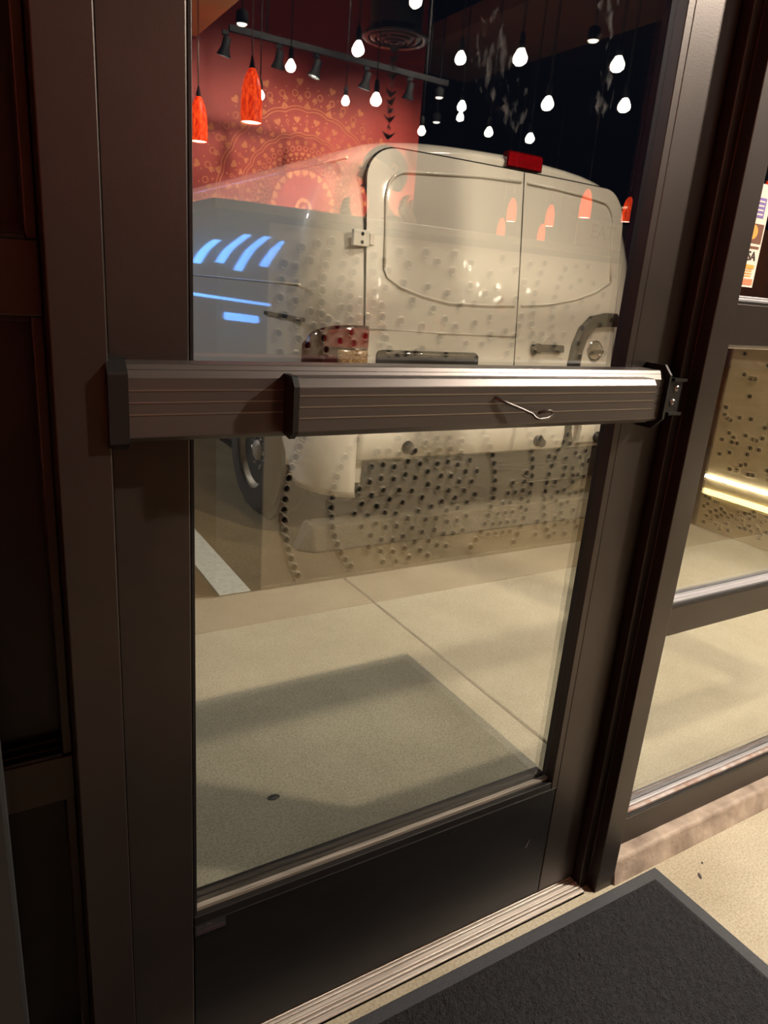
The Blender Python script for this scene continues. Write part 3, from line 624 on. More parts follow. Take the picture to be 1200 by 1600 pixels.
# ================================================================== ACROSS THE LOT (neon shop whose light shows on the van's side)
shop = empty('far_shop', (-3.4, 14.5, 0)); tag(shop, 'distant dark shop front with blue neon across the parking lot', 'building')
MB().box(-5.0, 2.8, 1.6, 2.0, 0, 6.5).build('facade', 'far_wall', shop)
for x, z0, h in ((-0.2, 2.6, 1.5), (0.35, 2.2, 2.0), (0.85, 2.4, 1.7), (1.35, 2.2, 1.3)):
    MB().tube([(x, 1.5, z0), (x, 1.5, z0 + h)], 0.10, 8).build('neon_tube', 'neon_blue', shop)
MB().tube([(-0.6, 1.5, 0.95), (1.3, 1.5, 0.95)], 0.05, 8).build('neon_tube', 'neon_blue', shop)
MB().tube([(-0.3, 1.5, 0.40), (0.5, 1.5, 0.40)], 0.12, 8).build('neon_tube', 'neon_blue', shop)
for x, z in ((2.25, 2.6), (2.5, 2.1)): MB().tube([(x, 1.5, z), (x, 1.5, z + 0.5)], 0.10, 8).build('neon_tube', 'neon_green', shop)
lp = empty('lot_fill_lamp', (LOT[0][0], LOT[0][1] + 0.6, 0)); tag(lp, 'unseen added lamp post that brightens the left side of the van', 'street lamp')
MB().lathe([(0.10, 0.0), (0.09, 0.3), (0.05, 6.2)], (0, 0, 0), 12).build('pole', 'far_wall', lp)
MB().tube([(0, 0, 6.15), (0, -0.35, 6.2)], 0.03, 8).build('arm', 'far_wall', lp)
MB().box(-0.15, 0.15, -0.85, -0.30, 6.12, 6.22).build('lamp_head', 'far_wall', lp, 0.01)

# ================================================================== DINING ROOM (seen mirrored in the glass)
# mandala painted on the red wall
mc = (3.03, 1.87); mm = MB(); YW = -5.958
def flat(poly): mm.prism([(mc[0] + x, mc[1] + z) for x, z in poly], YW, YW + 0.002, 'y')
def ringband(r0, r1, n=120, wob=0.0, k=24):
    for i in range(n):
        a0, a1 = 2 * PI * i / n, 2 * PI * (i + 1) / n
        w0, w1 = wob * abs(math.sin(a0 * k / 2)), wob * abs(math.sin(a1 * k / 2))
        flat([((r0 + w0) * math.cos(a0), (r0 + w0) * math.sin(a0)), ((r1 + w0) * math.cos(a0), (r1 + w0) * math.sin(a0)), ((r1 + w1) * math.cos(a1), (r1 + w1) * math.sin(a1)), ((r0 + w1) * math.cos(a1), (r0 + w1) * math.sin(a1))])
def disc(r, a, s, n=8): flat([(r * math.cos(a) + s * math.cos(2 * PI * k / n), r * math.sin(a) + s * math.sin(2 * PI * k / n)) for k in range(n)])
def hoop(r, a, s, t, n=12):
    cx, cz = r * math.cos(a), r * math.sin(a)
    for k in range(n):
        b0, b1 = 2 * PI * k / n, 2 * PI * (k + 1) / n
        flat([(cx + (s - t) * math.cos(b0), cz + (s - t) * math.sin(b0)), (cx + s * math.cos(b0), cz + s * math.sin(b0)), (cx + s * math.cos(b1), cz + s * math.sin(b1)), (cx + (s - t) * math.cos(b1), cz + (s - t) * math.sin(b1))])
def heart(r, a, s, inward=True):
    pts = []
    for k in range(14):
        t = 2 * PI * k / 14; x = 16 * math.sin(t) ** 3; y = 13 * math.cos(t) - 5 * math.cos(2 * t) - 2 * math.cos(3 * t) - math.cos(4 * t)
        pts.append((x / 16 * s, (y / 16 * s) * (1 if inward else -1)))
    u = (math.cos(a), math.sin(a)); v = (-math.sin(a), math.cos(a))
    flat([(r * u[0] + p[1] * u[0] + p[0] * v[0], r * u[1] + p[1] * u[1] + p[0] * v[1]) for p in pts])
hoop(0, 0, 0.085, 0.032, 20); disc(0, 0, 0.022)
NA = 24
for i in range(NA): heart(0.31, 2 * PI * i / NA, 0.036)
for i in range(36): hoop(0.385, 2 * PI * i / 36, 0.026, 0.008)
for i in range(60): disc(0.43, 2 * PI * i / 60, 0.011, 6)
for i in range(48): heart(0.465, 2 * PI * (i + .5) / 48, 0.022)
for i in range(48): hoop(0.515, 2 * PI * i / 48, 0.024, 0.007)
for i in range(40):
    for j in range(5): disc(0.565 + 0.012 * math.cos(2 * PI * j / 5), 2 * PI * i / 40 + 0.022 * math.sin(2 * PI * j / 5), 0.010, 6)
ringband(0.60, 0.607, 120, 0.018); ringband(0.625, 0.632, 120, 0.018)
for i in range(36): heart(0.675, 2 * PI * i / 36, 0.026, i % 2 == 0)
for i in range(72): disc(0.715, 2 * PI * i / 72, 0.008, 6)
for i in range(24):
    a = 2 * PI * (i + .5) / 24; heart(0.755, a, 0.034)
    hoop(0.745, a + PI / 24, 0.016, 0.006)
    disc(0.79, a + PI / 24, 0.010, 6)
ringband(0.815, 0.823, 144, 0.020); ringband(0.842, 0.850, 144, 0.020)
for i in range(24): heart(0.872, 2 * PI * i / 24, 0.032, False)
for i in range(80): disc(0.905, 2 * PI * i / 80, 0.009, 6)
for i in range(40): heart(0.932, 2 * PI * (i + .5) / 40, 0.026, False)
for i in range(48): hoop(0.968, 2 * PI * i / 48, 0.030, 0.009)
for i in range(60): disc(1.02, 2 * PI * i / 60, 0.008, 6)
for i in range(20): heart(1.065, 2 * PI * (i + .25) / 20, 0.036)
tag(mm.build('mandala_mural', 'mural_tan'), 'large tan mandala painted on the red wall', 'mural')

# dimpled partition: sheet metal panels on a dark post with a cap rail
YP = 0.044 - 1.69
pa = empty('partition', (0.79, YP, 0)); tag(pa, 'cream dimpled metal half wall with dark end post and cap rail', 'partition')
def pp(mb, n, m_, bv=0.0):
    o = mb.build(n, m_, pa, bv); o.location = (-0.79, -YP, 0); return o
pp(MB().box(0.99, 3.67, YP - 0.10, YP - 0.003, 0.0, 1.395), 'sheet', 'panel_metal')
pp(MB().box(0.80, 0.99, YP - 0.30, YP, 0.0, 1.42), 'end_post', 'steel_post', 0.003)
rt = empty('partition_return', (0.90, YP - 0.95, 0)); tag(rt, 'narrow dimpled half wall running back from the dark end post', 'partition')
MB().box(-0.097, 0.09, -0.65, 0.648, 0.0, 1.395).build('sheet', 'panel_metal', rt)
pp(MB().box(0.79, 3.69, YP - 0.12, YP + 0.012, 1.42, 1.452), 'cap_rail', 'cap_rail', 0.003)
pp(MB().box(0.99, 3.67, YP - 0.10, YP - 0.001, 1.395, 1.42), 'dark_rail', 'steel_post')  # darker rail band between the sheet and its cap
MB().box(-0.11, 0.10, -0.67, 0.648, 1.395, 1.452).build('cap_rail', 'cap_rail', rt, 0.003)
pp(MB().box(0.79, 1.00, YP - 0.30, YP - 0.121, 1.42, 1.452), 'post_cap', 'cap_rail', 0.003)
pp(MB().box(0.99, 3.67, YP - 0.003, YP + 0.004, 0.0, 0.012), 'base_edge', 'panel_metal')
# dimple mesh, local axis +y out of the sheet: bright lip, dark hole
dmb = MB()
dmb.lathe([(0.0185, 0.0), (0.0165, 0.0050), (0.0140, 0.0056), (0.0118, 0.0012)], (0, 0, 0), 12, 'y', 0, cap=False)
dmb.lathe([(0.0118, 0.0012), (0.0, 0.0010)], (0, 0, 0), 12, 'y', 1, cap=False)
dme = dmb.mesh('dimple', ['panel_metal', 'hole_dark'])
spots = []
def put(x, z, s=1.0):
    if x < 1.015 or x > 3.65 or z < 0.03 or z > 1.375: return
    for a, b_, c in spots:
        if (a - x) ** 2 + (b_ - z) ** 2 < 0.034 ** 2: return
    spots.append((x, z, s))
def flower(cx, cz, rin, rmax, sp, rings):
    k = 0
    while True:
        r = rin + sp * 0.56 * math.sqrt(k); a = k * 2.39996
        if r > rmax: break
        put(cx + r * math.cos(a), cz + r * math.sin(a), 0.95); k += 1
    for rr_, a0, a1 in rings:
        n = int(rr_ * abs(a1 - a0) / 0.043)
        for i in range(n + 1):
            a = a0 + (a1 - a0) * i / n; put(cx + rr_ * math.cos(a), cz + rr_ * math.sin(a), 1.05)
flower(1.72, 0.33, 0.02, 0.33, 0.056, [(0.43, -0.9, 2 * PI - 0.9), (0.64, 1.7, 4.5), (0.66, -0.9, 1.2)])
flower(1.82, 1.16, 0.02, 0.24, 0.085, [(0.36, 3.2, 6.2), (0.50, 2.6, 5.6), (0.62, 2.4, 3.6)])
flower(2.95, 0.30, 0.02, 0.40, 0.068, [(0.47, 0, 2 * PI), (0.62, 1.2, 3.4)])
flower(2.72, 1.18, 0.12, 0.26, 0.10, [(0.36, 0, 2 * PI), (0.48, 2.2, 4.6)])
for i in range(6):
    for j in range(i + 1): put(2.26 + (j - i / 2) * 0.045, 0.36 - i * 0.05, 0.9)
gx = 1.04
while gx < 1.50:
    z = 0.92 + random.uniform(0, 0.03)
    while z < 1.37: put(gx + random.uniform(-.016, .016), z + random.uniform(-.012, .012)); z += random.uniform(0.052, 0.074)
    gx += 0.062
for i in range(700): put(random.uniform(2.45, 3.64), random.uniform(0.05, 0.84), random.uniform(0.85, 1.05))
for i in range(900):
    x, z = random.uniform(1.5, 3.64), random.uniform(0.84, 1.37)
    if all((a - x) ** 2 + (b_ - z) ** 2 > 0.058 ** 2 for a, b_, c in spots): put(x, z, random.uniform(0.85, 1.05))
spots.sort(key=lambda s: s[0])
for x, z, s in spots[:300]:
    o = bpy.data.objects.new('dimple', dme); COL.objects.link(o); o.parent = pa; o.location = (x - 0.79, -0.003, z); o.scale = (s, 1, s * 1.12); o.rotation_euler = (0, random.uniform(-0.3, 0.3), 0)
def joined(name, items, fn, par=None):
    q = MB()
    for it in items:
        M_ = fn(it); vv = [M_ @ v.co for v in dme.vertices]
        o0 = len(q.v); q.v += [tuple(v) for v in vv]
        for p in dme.polygons: q.f.append(tuple(i + o0 for i in p.vertices)); q.m.append(p.material_index); q.sm.append(True)
    o = q.build(name, ['panel_metal', 'hole_dark'], par or pa); o['kind'] = 'stuff'; return o
joined('dimple_field', spots[300:], lambda s: Matrix.Translation((s[0] - 0.79, -0.003, s[1])) @ Matrix.Diagonal((s[2], 1, s[2] * 1.1, 1)))
side = []
for i in range(260): side.append((random.uniform(-0.62, 0.62), random.uniform(0.06, 1.35)))
joined('dimple_field', side, lambda s: Matrix.Translation((-0.097, s[0], s[1])) @ Matrix.Rotation(PI / 2, 4, 'Z'), rt)
# counter wing with the light strip at its foot
wg = empty('counter_wing', (3.70, -1.2, 0)); tag(wg, 'dimpled metal counter front with a bright strip light low on it', 'counter')
MB().box(0.003, 0.30, -0.42, 0.72, 0.0, 1.05).build('sheet', 'panel_metal_lit', wg)
MB().box(-0.01, 0.33, -0.42, 0.74, 1.05, 1.09).build('top', 'cap_rail', wg, 0.003)
MB().box(-0.010, 0.003, -0.41, 0.72, 0.300, 0.316).build('strip_light', 'led', wg)
MB().box(-0.006, 0.003, -0.41, 0.72, 0.205, 0.235).build('strip_glow', 'led_glow', wg)  # emissive band standing in for the strip light's reflected glow
q = MB()
for i in range(330):
    M_ = Matrix.Translation((0.003, random.uniform(-0.40, 0.70), random.choice([random.uniform(0.35, 1.03), random.uniform(0.03, 0.19)]))) @ Matrix.Rotation(PI / 2, 4, 'Z')
    o0 = len(q.v); q.v += [tuple(M_ @ v.co) for v in dme.vertices]
    for p in dme.polygons: q.f.append(tuple(i_ + o0 for i_ in p.vertices)); q.m.append(p.material_index); q.sm.append(True)
o = q.build('dimple_field', ['panel_metal_lit', 'hole_dark'], wg); o['kind'] = 'stuff'

# bare bulbs on black cords
def make_bulb():
    r = empty('bulb_pendant')
    MB().lathe([(0.010, 0.036), (0.020, 0.020), (0.029, 0.002), (0.031, -0.008), (0.027, -0.022), (0.015, -0.033), (0.0, -0.036)], (0, 0, 0), 16, cap=False).build('bulb', 'bulb_glow', r)
    MB().lathe([(0.006, 0.105), (0.014, 0.092), (0.017, 0.052), (0.012, 0.034)], (0, 0, 0), 12).build('socket', 'lamp_black', r)
    return r
BULBS = [((1.98, -3.87, 2.48), 'bare bulb pendant on a long black cord below the third track head'), ((1.96, -2.93, 2.38), 'large bare bulb pendant just left of the round air diffuser'),
 ((2.18, -4.92, 2.52), 'bare bulb pendant half hidden behind the nearer red glass pendant'), ((2.82, -4.76, 2.57), 'small bare bulb pendant right of the mandala top against the red wall'),
 ((2.275, -3.276, 2.254), 'bare bulb pendant hanging left of the bird chain'), ((2.24, -2.85, 2.64), 'bare bulb pendant at the top edge above the round air diffuser'),
 ((2.72, -3.09, 2.52), 'bare bulb pendant highest in the dark area nearest the red wall edge'), ((2.41, -2.15, 2.28), 'largest bare bulb pendant before the brown ceiling panel'),
 ((2.95, -2.54, 2.24), 'bare bulb pendant in the middle of the dark area right of the smudges'), ((2.95, -2.06, 2.34), 'bare bulb pendant, upper of the two at the far right of the door glass'),
 ((3.31, -2.32, 2.26), 'bare bulb pendant, lower of the two at the far right of the door glass'), ((3.32, -3.89, 2.49), 'small bare bulb pendant, upper of a close pair in the dark area'),
 ((4.09, -5.00, 2.70), 'small bare bulb pendant, lower of a close pair in the dark area'), ((3.76, -4.12, 2.42), 'small bare bulb pendant just above the van roof left of its red brake light'),
 ((3.87, -3.75, 2.35), 'small bare bulb pendant just above the red brake light of the van'), ((3.45, -4.61, 2.44), 'small bare bulb pendant at the edge of the red wall above the van roof'),
 ((5.56, -2.91, 2.15), 'bare bulb pendant seen in the right sidelite above the card stickers')]
proto = make_bulb()
for i, (p, lab) in enumerate(BULBS):
    o = proto if i == 0 else copy_tree(proto)
    o.location = p; tag(o, lab, 'pendant lamp', 'bare bulb pendants')
    top = 3.075 if (p[0] < 1.99 and p[1] < -2.6) else (3.495 if (4.28 < p[0] < 5.35 and -6.76 < p[1] < -3.0) else H)
    MB().tube([(0, 0, 0.104), (0, 0, top - p[2])], 0.004, 6).build('cord', 'cord_black', o)
for p in ((4.7, -1.6, 2.35), (5.3, -2.3, 2.5), (6.0, -2.9, 2.3), (6.3, -3.4, 2.55), (7.0, -3.6, 2.4), (6.6, -2.4, 2.3), (5.6, -1.9, 2.2), (7.4, -4.2, 2.5)):
    o = empty('bulb_pendant', p); tag(o, 'bare bulb pendant in the right part of the room, a glint on the van', 'pendant lamp', 'bare bulbs glinting on the van')
    for ch in proto.children[:2]:
        c = ch.copy(); COL.objects.link(c); c.parent = o
    MB().tube([(0, 0, 0.104), (0, 0, H - p[2])], 0.004, 6).build('cord', 'cord_black', o)
# red glass pendants
def make_red():
    r = empty('red_pendant')
    pr_ = [(0.063, 0.0), (0.066, 0.04), (0.066, 0.12), (0.060, 0.19), (0.046, 0.245), (0.028, 0.285), (0.016, 0.305)]
    MB().lathe(pr_, (0, 0, 0), 24, cap=False).build('glass_shade', 'red_glass', r)
    MB().lathe([(0.061, 0.004), (0.0, 0.006)], (0, 0, 0), 24, cap=False).build('shade_opening', 'shade_inside', r)
    MB().lathe([(0.019, 0.30), (0.014, 0.33), (0.005, 0.37)], (0, 0, 0), 12).build('cap', 'lamp_black', r)
    return r
REDS = [((1.73, -5.00, 2.14), 'red glass pendant lower and furthest left in the door glass'), ((1.75, -3.93, 2.13), 'larger red glass pendant hanging before the mandala'),
 ((6.86, -7.51, 2.20), 'small red glass pendant mirrored over the seam of the van doors'), ((6.38, -5.62, 2.13), 'red glass pendant mirrored over the right van door'),
 ((7.87, -7.84, 2.25), 'small red glass pendant between the two mirrored over the right van door'), ((7.69, -6.19, 2.24), 'red glass pendant at the right edge of the van'),
 ((7.83, -8.91, 2.10), 'tiny red glass pendant half hidden by the half wall left of the van seam'), ((9.15, -9.42, 2.16), 'tiny red glass pendant half hidden by the half wall right of the van seam'),
 ((7.67, -4.32, 2.29), 'red glass pendant mirrored in the right sidelite above the card stickers')]
proto = make_red()
for i, (p, lab) in enumerate(REDS):
    o = proto if i == 0 else copy_tree(proto)
    o.location = p; tag(o, lab, 'pendant lamp', 'red glass pendants')
    top = 3.075 if p[0] < 1.99 else H
    MB().tube([(0, 0, 0.368), (0, 0, top - p[2])], 0.005, 6).build('cord', 'cord_grey', o)
# track with spot heads
tk = empty('light_track', (2.9, -5.12, 2.965)); tag(tk, 'black ceiling track running along the red wall', 'light track')
MB().box(-0.90, 1.10, -0.018, 0.018, -0.022, 0.022).build('rail', 'lamp_black', tk)
for x in (-0.6, 0.9): MB().tube([(x, 0, 0.022), (x, 0, (3.078 if x < -0.9 else H) - 2.965)], 0.006, 6).build('rod', 'lamp_black', tk)
def make_head():
    r = empty('track_head')
    MB().box(-0.025, 0.025, -0.014, 0.014, -0.030, 0.0).build('adapter', 'lamp_black', r, 0.003)
    MB().tube([(0, 0, -0.03), (0, 0, -0.06)], 0.009, 8).build('stem', 'lamp_black', r)
    c = MB().lathe([(0.024, 0.075), (0.030, 0.07), (0.032, 0.0), (0.052, -0.045), (0.054, -0.055)], (0, 0, 0), 18, cap=False).build('can', 'lamp_black', r)
    c.location = (0, 0, -0.115); c.rotation_euler = (-0.25, 0.15, 0)
    MB().lathe([(0.036, -0.042), (0.0, -0.040)], (0, 0, 0), 16, cap=False).build('lens', 'spot_glow', c)
    return r
proto = make_head()
for i, (x, lab) in enumerate(((1.97, 'black track spotlight at the left end of the track under the tan soffit'), (2.40, 'black track spotlight second from the left on the track'), (2.72, 'black track spotlight in the middle of the track, above the mandala'),
                              (3.18, 'black track spotlight second from the right, just left of the bird chain'), (3.61, 'black track spotlight at the right end of the track, right of the bird chain'))):
    o = proto if i == 0 else copy_tree(proto)
    o.location = (x, -5.12, 2.942); o.rotation_euler = (0, 0, 0.5 * math.sin(i * 2.1)); tag(o, lab, 'spotlight', 'track spotlights')
# small drop downlights, entry and canopy fixtures
def downlight(loc, top, lab, grp, r_=0.04, name='downlight'):
    r = empty(name, loc); tag(r, lab, 'downlight', grp)
    MB().lathe([(r_ * 0.6, 0.075), (r_, 0.06), (r_, 0.0), (r_ * 0.9, -0.006)], (0, 0, 0), 18, cap=False).build('can', 'lamp_black', r)
    MB().lathe([(r_ * 0.85, -0.004), (r_ * 0.6, -0.014), (0.0, -0.018)], (0, 0, 0), 18, cap=False).build('lens', 'white_lens', r)
    MB().tube([(0, 0, 0.07), (0, 0, top - loc[2])], 0.006, 6).build('stem', 'cord_black', r)
downlight((1.80, -4.27, 2.76), 3.078, 'small black downlight under the tan soffit above the red pendants', 'small drop downlights')
downlight((3.75, -3.10, 2.83), H, 'small black downlight at the edge of the brown ceiling panel', 'small drop downlights')
downlight((4.05, -5.31, 2.90), H, 'tiny downlight at the right end of the track, upper of two', 'small drop downlights')
downlight((4.30, -5.70, 2.79), 3.498, 'tiny downlight at the right end of the track, lower of two', 'small drop downlights')
for (p, t, e, a), lab in zip(ENTRY, ('ceiling spotlight over the entrance to the right of the mat', 'ceiling spotlight over the entrance mat', 'ceiling spotlight over the counter by the window')):
    downlight((p[0], p[1], p[2] + 0.09), H, lab, 'entrance spotlights', 0.06, 'ceiling_spotlight')
for (p, t, e), lab in zip(WASH_FILL, ('added ceiling fill light before the red wall, left of the air duct', 'added ceiling fill light before the right end of the red wall', 'added ceiling fill light by the left red wall')):
    downlight((p[0], p[1], p[2] + 0.09), H, lab, 'added wash lights', 0.06, 'ceiling_spotlight')  # housings for the added wall fill spots
cn = tag(MB().box(-1.0, 5.0, 0.12, 1.3, 3.42, 3.6).build('canopy', 'beige_wall'), 'flat canopy over the sidewalk outside the door', 'canopy', kind=ST)
for (p, t, e), lab in zip(CANOPY, ('round canopy light over the sidewalk in front of the door', 'round canopy light over the sidewalk before the right window')):
    downlight((p[0], p[1], p[2] + 0.055), 3.42, lab, 'canopy lights', 0.08, 'canopy_downlight')
# round air diffuser on a black duct
ac = empty('air_diffuser', (2.59, -3.65, 2.70)); tag(ac, 'round black air diffuser under a black duct', 'air diffuser')
MB().lathe([(0.165, 0.06), (0.165, H - 2.70)], (0, 0, 0), 32, cap=False).build('duct', 'duct_black', ac)
MB().lathe([(0.16, 0.06), (0.17, 0.035), (0.205, 0.018), (0.212, 0.008), (0.205, 0.0), (0.175, 0.004)], (0, 0, 0), 40, cap=False).build('outer_ring', 'diffuser_grey', ac)
for r0, r1, z in ((0.165, 0.125, -0.004), (0.115, 0.080, -0.012), (0.072, 0.042, -0.020), (0.034, 0.0, -0.026)):
    MB().lathe([(r0, z + 0.018), (r0 - 0.004, z + 0.010), (r1 + 0.004, z), (r1, z + 0.004)], (0, 0, 0), 36, cap=False).build('ring', 'diffuser_grey', ac)
MB().lathe([(0.16, 0.03), (0.0, 0.03)], (0, 0, 0), 32, cap=False).build('throat', 'duct_black', ac)
# chain of metal birds
bc = empty('bird_chain', (2.25, -3.06, 2.03)); tag(bc, 'hanging chain of small bronze birds under the air diffuser', 'wind chime')
MB().tube([(0, 0, -0.03), (0, 0, 0.68)], 0.0015, 5).build('string', 'cord_black', bc)
for k in range(11):
    z = 0.0 + 0.043 * k; a = k * 1.9
    q = MB(); sx = 0.034 if k % 3 else 0.042
    q.add([(-sx, 0, 0.022), (-sx * .7, 0.004, 0.004), (-sx * .2, 0.010, -0.012), (0, 0.012, -0.018), (sx * .25, 0.010, -0.010), (sx * .8, 0.004, 0.010), (sx * 1.1, 0, 0.026), (sx * .5, 0.006, 0.012), (0, 0.010, 0.004), (-sx * .5, 0.006, 0.012)], [(0, 1, 2, 9), (9, 2, 3, 8), (8, 3, 4, 7), (7, 4, 5, 6)])
    q.add([(-sx, 0, 0.022), (-sx * .7, -0.004, 0.004), (-sx * .2, -0.010, -0.012), (0, -0.012, -0.018), (sx * .25, -0.010, -0.010), (sx * .8, -0.004, 0.010), (sx * 1.1, 0, 0.026), (sx * .5, -0.006, 0.012), (0, -0.010, 0.004), (-sx * .5, -0.006, 0.012)], [(0, 9, 2, 1), (9, 8, 3, 2), (8, 7, 4, 3), (7, 6, 5, 4)])
    o = q.build('bird', 'bird_bronze', bc); o.location = (0, 0, z); o.rotation_euler = (0, 0, a)
cb = empty('tan_cabinet', (6.25, -3.42, 0)); tag(cb, 'tan wooden cabinet seen in the right sidelite beside the card stickers', 'cabinet')
MB().box(-0.48, 0.55, -0.2, 0.18, 0.0, 1.93).build('body', 'tan_wood', cb, 0.004)
for x0, x1, hx in ((-0.47, 0.03, 0.0), (0.04, 0.54, 0.07)):
    d_ = MB().box(x0, x1, 0.181, 0.20, 0.06, 1.90).build('cabinet_door', 'tan_wood', cb, 0.004)
    MB().tube([(hx, 0.20, 0.95), (hx, 0.225, 0.97), (hx, 0.225, 1.13), (hx, 0.20, 1.15)], 0.006, 6).build('handle', 'steel', d_)
# EAT lettering on a hanging beige board (reads right way round in the glass)
eb = empty('eat_board', (9.07, -7.9, 2.28)); tag(eb, 'beige hanging board with faint red EAT lettering', 'sign')
MB().box(-0.55, 0.60, -0.03, 0.0, -0.35, 0.16).build('board', 'beige_wall', eb)
MB().box(-0.75, 0.75, -0.06, 0.02, 0.16, 0.24).build('beam', 'navy_wall', eb)
for x in (-0.6, 0.6): MB().tube([(x, -0.02, 0.24), (x, -0.02, H - 2.28)], 0.008, 6).build('rod', 'cord_black', eb)
text_mesh('lettering', 'EAT', 0.30, 'letter_red', (0.0, 0.002, -0.01), (PI / 2, 0, 0), 0.002, eb)

# ================================================================== PERSON behind the half wall
pe = empty('person', (1.78, -2.27, 0)); tag(pe, 'person in a dark top behind the half wall, hands raised, head in profile', 'person')
def skin(name, joints, edges, m_, parent, root=0, levels=2):
    me = bpy.data.meshes.new(name); me.from_pydata([j[0] for j in joints], edges, [])
    o = bpy.data.objects.new(name, me); COL.objects.link(o); o.parent = parent
    md = o.modifiers.new('skin', 'SKIN'); sv = me.skin_vertices[0].data
    for i, (p, r) in enumerate(joints):
        sv[i].radius = r if isinstance(r, tuple) else (r, r); sv[i].use_root = (i == root)
    md.use_smooth_shade = True
    ss = o.modifiers.new('sub', 'SUBSURF'); ss.levels = 1; ss.render_levels = levels
    me.materials.append(MATS[m_]); return o
# local frame: faces -x and a little +y (towards the door); z up
J = []; E_ = []
def jn(p, r, par=None):
    J.append((p, r)); i = len(J) - 1
    if par is not None: E_.append((par, i))
    return i
pel = jn((0.02, 0, 0.96), (0.15, 0.11)); wst = jn((0.02, 0, 1.12), (0.135, 0.10), pel); ch = jn((0.01, 0, 1.32), (0.155, 0.115), wst); ub = jn((0.01, 0, 1.46), (0.10, 0.09), ch)
nk = jn((-0.005, 0, 1.55), 0.052, ub); nk2 = jn((-0.012, 0, 1.60), 0.05, nk)
hd1 = jn((-0.022, 0, 1.66), (0.070, 0.082), nk2); hd2 = jn((-0.018, 0, 1.73), (0.080, 0.094), hd1); hd3 = jn((-0.008, 0, 1.785), (0.066, 0.078), hd2)
hand_tips = []
for sg in (-1, 1):      # sg=+1: arm on the door side (+y)
    sh = jn((0.01, sg * 0.17, 1.44), 0.058, ub)
    if sg > 0: el = (0.06, 0.27, 1.22); wr = (-0.03, 0.33, 1.475)
    else: el = (-0.16, -0.16, 1.24); wr = (-0.27, 0.20, 1.475)
    e0 = jn(el, 0.042, sh); w0 = jn(wr, 0.027, e0)
    d = (Vector(wr) - Vector(el)).normalized()
    d = (d + Vector((-0.7, 0.25, 0.0))).normalized(); side_v = d.cross(Vector((0, 0, 1))).normalized(); upv = side_v.cross(d).normalized()
    pm = jn(Vector(wr) + d * 0.05, (0.034, 0.018), w0)
    for k, (so, ln) in enumerate(((-0.028, 0.070), (-0.009, 0.080), (0.010, 0.075), (0.027, 0.060))):
        b0 = Vector(wr) + d * 0.088 + upv * so; f1 = jn(b0, 0.0095, pm)
        f2 = jn(b0 + d * ln * 0.5 + side_v * 0.012, 0.0085, f1); jn(b0 + d * ln * 0.72 + side_v * 0.038, 0.0075, f2)
    t1 = jn(Vector(wr) + d * 0.045 + upv * 0.034, 0.011, pm); jn(Vector(wr) + d * 0.085 + upv * 0.052 + side_v * 0.016, 0.009, t1)
for sg in (-1, 1):
    hp = jn((0.02, sg * 0.09, 0.90), 0.088, pel); kn = jn((0.01, sg * 0.10, 0.49), 0.058, hp); an = jn((0.03, sg * 0.10, 0.09), 0.038, kn); jn((-0.11, sg * 0.11, 0.04), (0.035, 0.028), an)
skin('body', J, E_, 'skin', pe)
# top, trousers as shells just outside the body
T = []; TE = []
def tj(p, r, par=None):
    T.append((p, r)); i = len(T) - 1
    if par is not None: TE.append((par, i))
    return i
a = tj((0.02, 0, 0.93), (0.168, 0.128)); b2 = tj((0.02, 0, 1.12), (0.152, 0.118), a); c2 = tj((0.01, 0, 1.32), (0.172, 0.132), b2); d2 = tj((0.01, 0, 1.465), (0.112, 0.104), c2); tj((0.0, 0, 1.53), 0.066, d2)
for sg in (-1, 1):
    sh = tj((0.01, sg * 0.17, 1.44), 0.074, d2)
    if sg > 0: el = (0.06, 0.27, 1.22); wr = (-0.015, 0.31, 1.43)
    else: el = (-0.16, -0.16, 1.24); wr = (-0.25, 0.14, 1.44)
    e0 = tj(el, 0.058, sh); tj(wr, 0.042, e0)
skin('top', T, TE, 'shirt_navy', pe)
T2 = []; TE2 = []
T2.append(((0.02, 0, 0.97), (0.172, 0.128)))
for sg in (-1, 1):
    k = len(T2); T2 += [((0.02, sg * 0.09, 0.88), 0.104), ((0.01, sg * 0.10, 0.49), 0.076), ((0.03, sg * 0.10, 0.10), 0.062)]; TE2 += [(0, k), (k, k + 1), (k + 1, k + 2)]
skin('trousers', T2, TE2, 'trousers', pe)
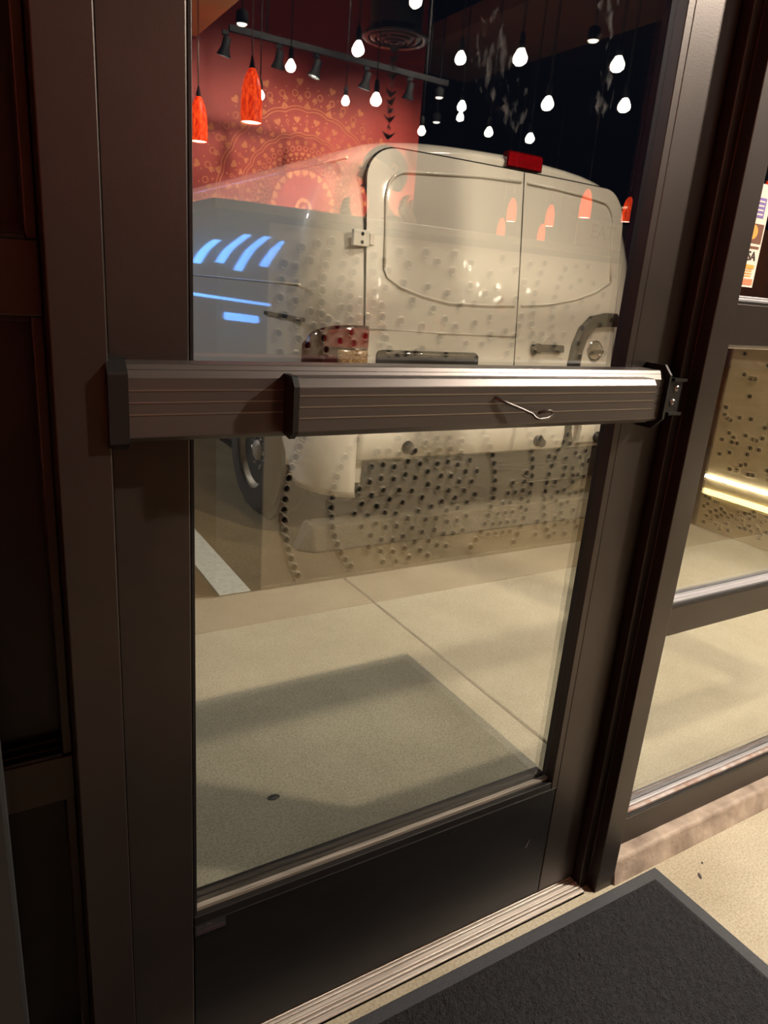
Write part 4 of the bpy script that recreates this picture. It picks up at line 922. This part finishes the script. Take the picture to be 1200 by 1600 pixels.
for sg in (-1, 1):
    sh_ = MB().lathe([(0.0, 0.0), (0.040, 0.0), (0.044, 0.02), (0.036, 0.06), (0.0, 0.075)], (0, 0, 0), 16, cap=False).build('shoe', 'shoe', pe); sh_.location = (-0.05, sg * 0.11, 0.0); sh_.scale = (2.9, 1.05, 1.0)
# hair: cap that covers crown and back of the head
hair = MB(); vs = []; fs = []; n1, n2 = 14, 22
for i in range(n1 + 1):
    th_ = 0.05 + 2.25 * i / n1
    for k in range(n2):
        ph = 2 * PI * k / n2; back = 0.5 + 0.5 * math.cos(ph)
        lim = 1.05 + 1.25 * back; t = min(th_, lim)
        r = 1.0
        vs.append((0.012 + 0.112 * r * math.sin(t) * math.cos(ph), 0.094 * math.sin(t) * math.sin(ph), 1.715 + 0.112 * math.cos(t)))
for i in range(n1):
    for k in range(n2): fs.append((i * n2 + k, i * n2 + (k + 1) % n2, (i + 1) * n2 + (k + 1) % n2, (i + 1) * n2 + k))
hair.add(vs, fs, 0, True); hair.add(vs, [tuple(range(n2))], 0); hair.build('hair', 'hair_dark', pe)
MB().add([(-0.108, -0.012, 1.680), (-0.108, 0.012, 1.680), (-0.096, 0.0, 1.725), (-0.130, 0.0, 1.682), (-0.100, 0.0, 1.668)], [(0, 3, 2), (3, 1, 2), (0, 4, 3), (4, 1, 3), (0, 2, 1), (0, 1, 4)]).build('nose', 'skin', pe)
for sg in (-1, 1):
    MB().lathe([(0.0, 0.009), (0.007, 0.005), (0.009, 0.0), (0.007, -0.005), (0.0, -0.009)], (-0.096, sg * 0.034, 1.722), 10, cap=False).build('eye', 'lamp_black', pe)
    MB().tube([(-0.005, sg * 0.088, 1.69), (0.012, sg * 0.096, 1.70), (0.016, sg * 0.098, 1.725), (0.002, sg * 0.092, 1.738), (-0.010, sg * 0.088, 1.725)], 0.008, 6).build('ear', 'skin', pe)
MB().tube([(-0.094, -0.024, 1.645), (-0.104, 0.0, 1.643), (-0.094, 0.024, 1.645)], 0.005, 6).build('mouth', 'letter_red', pe)
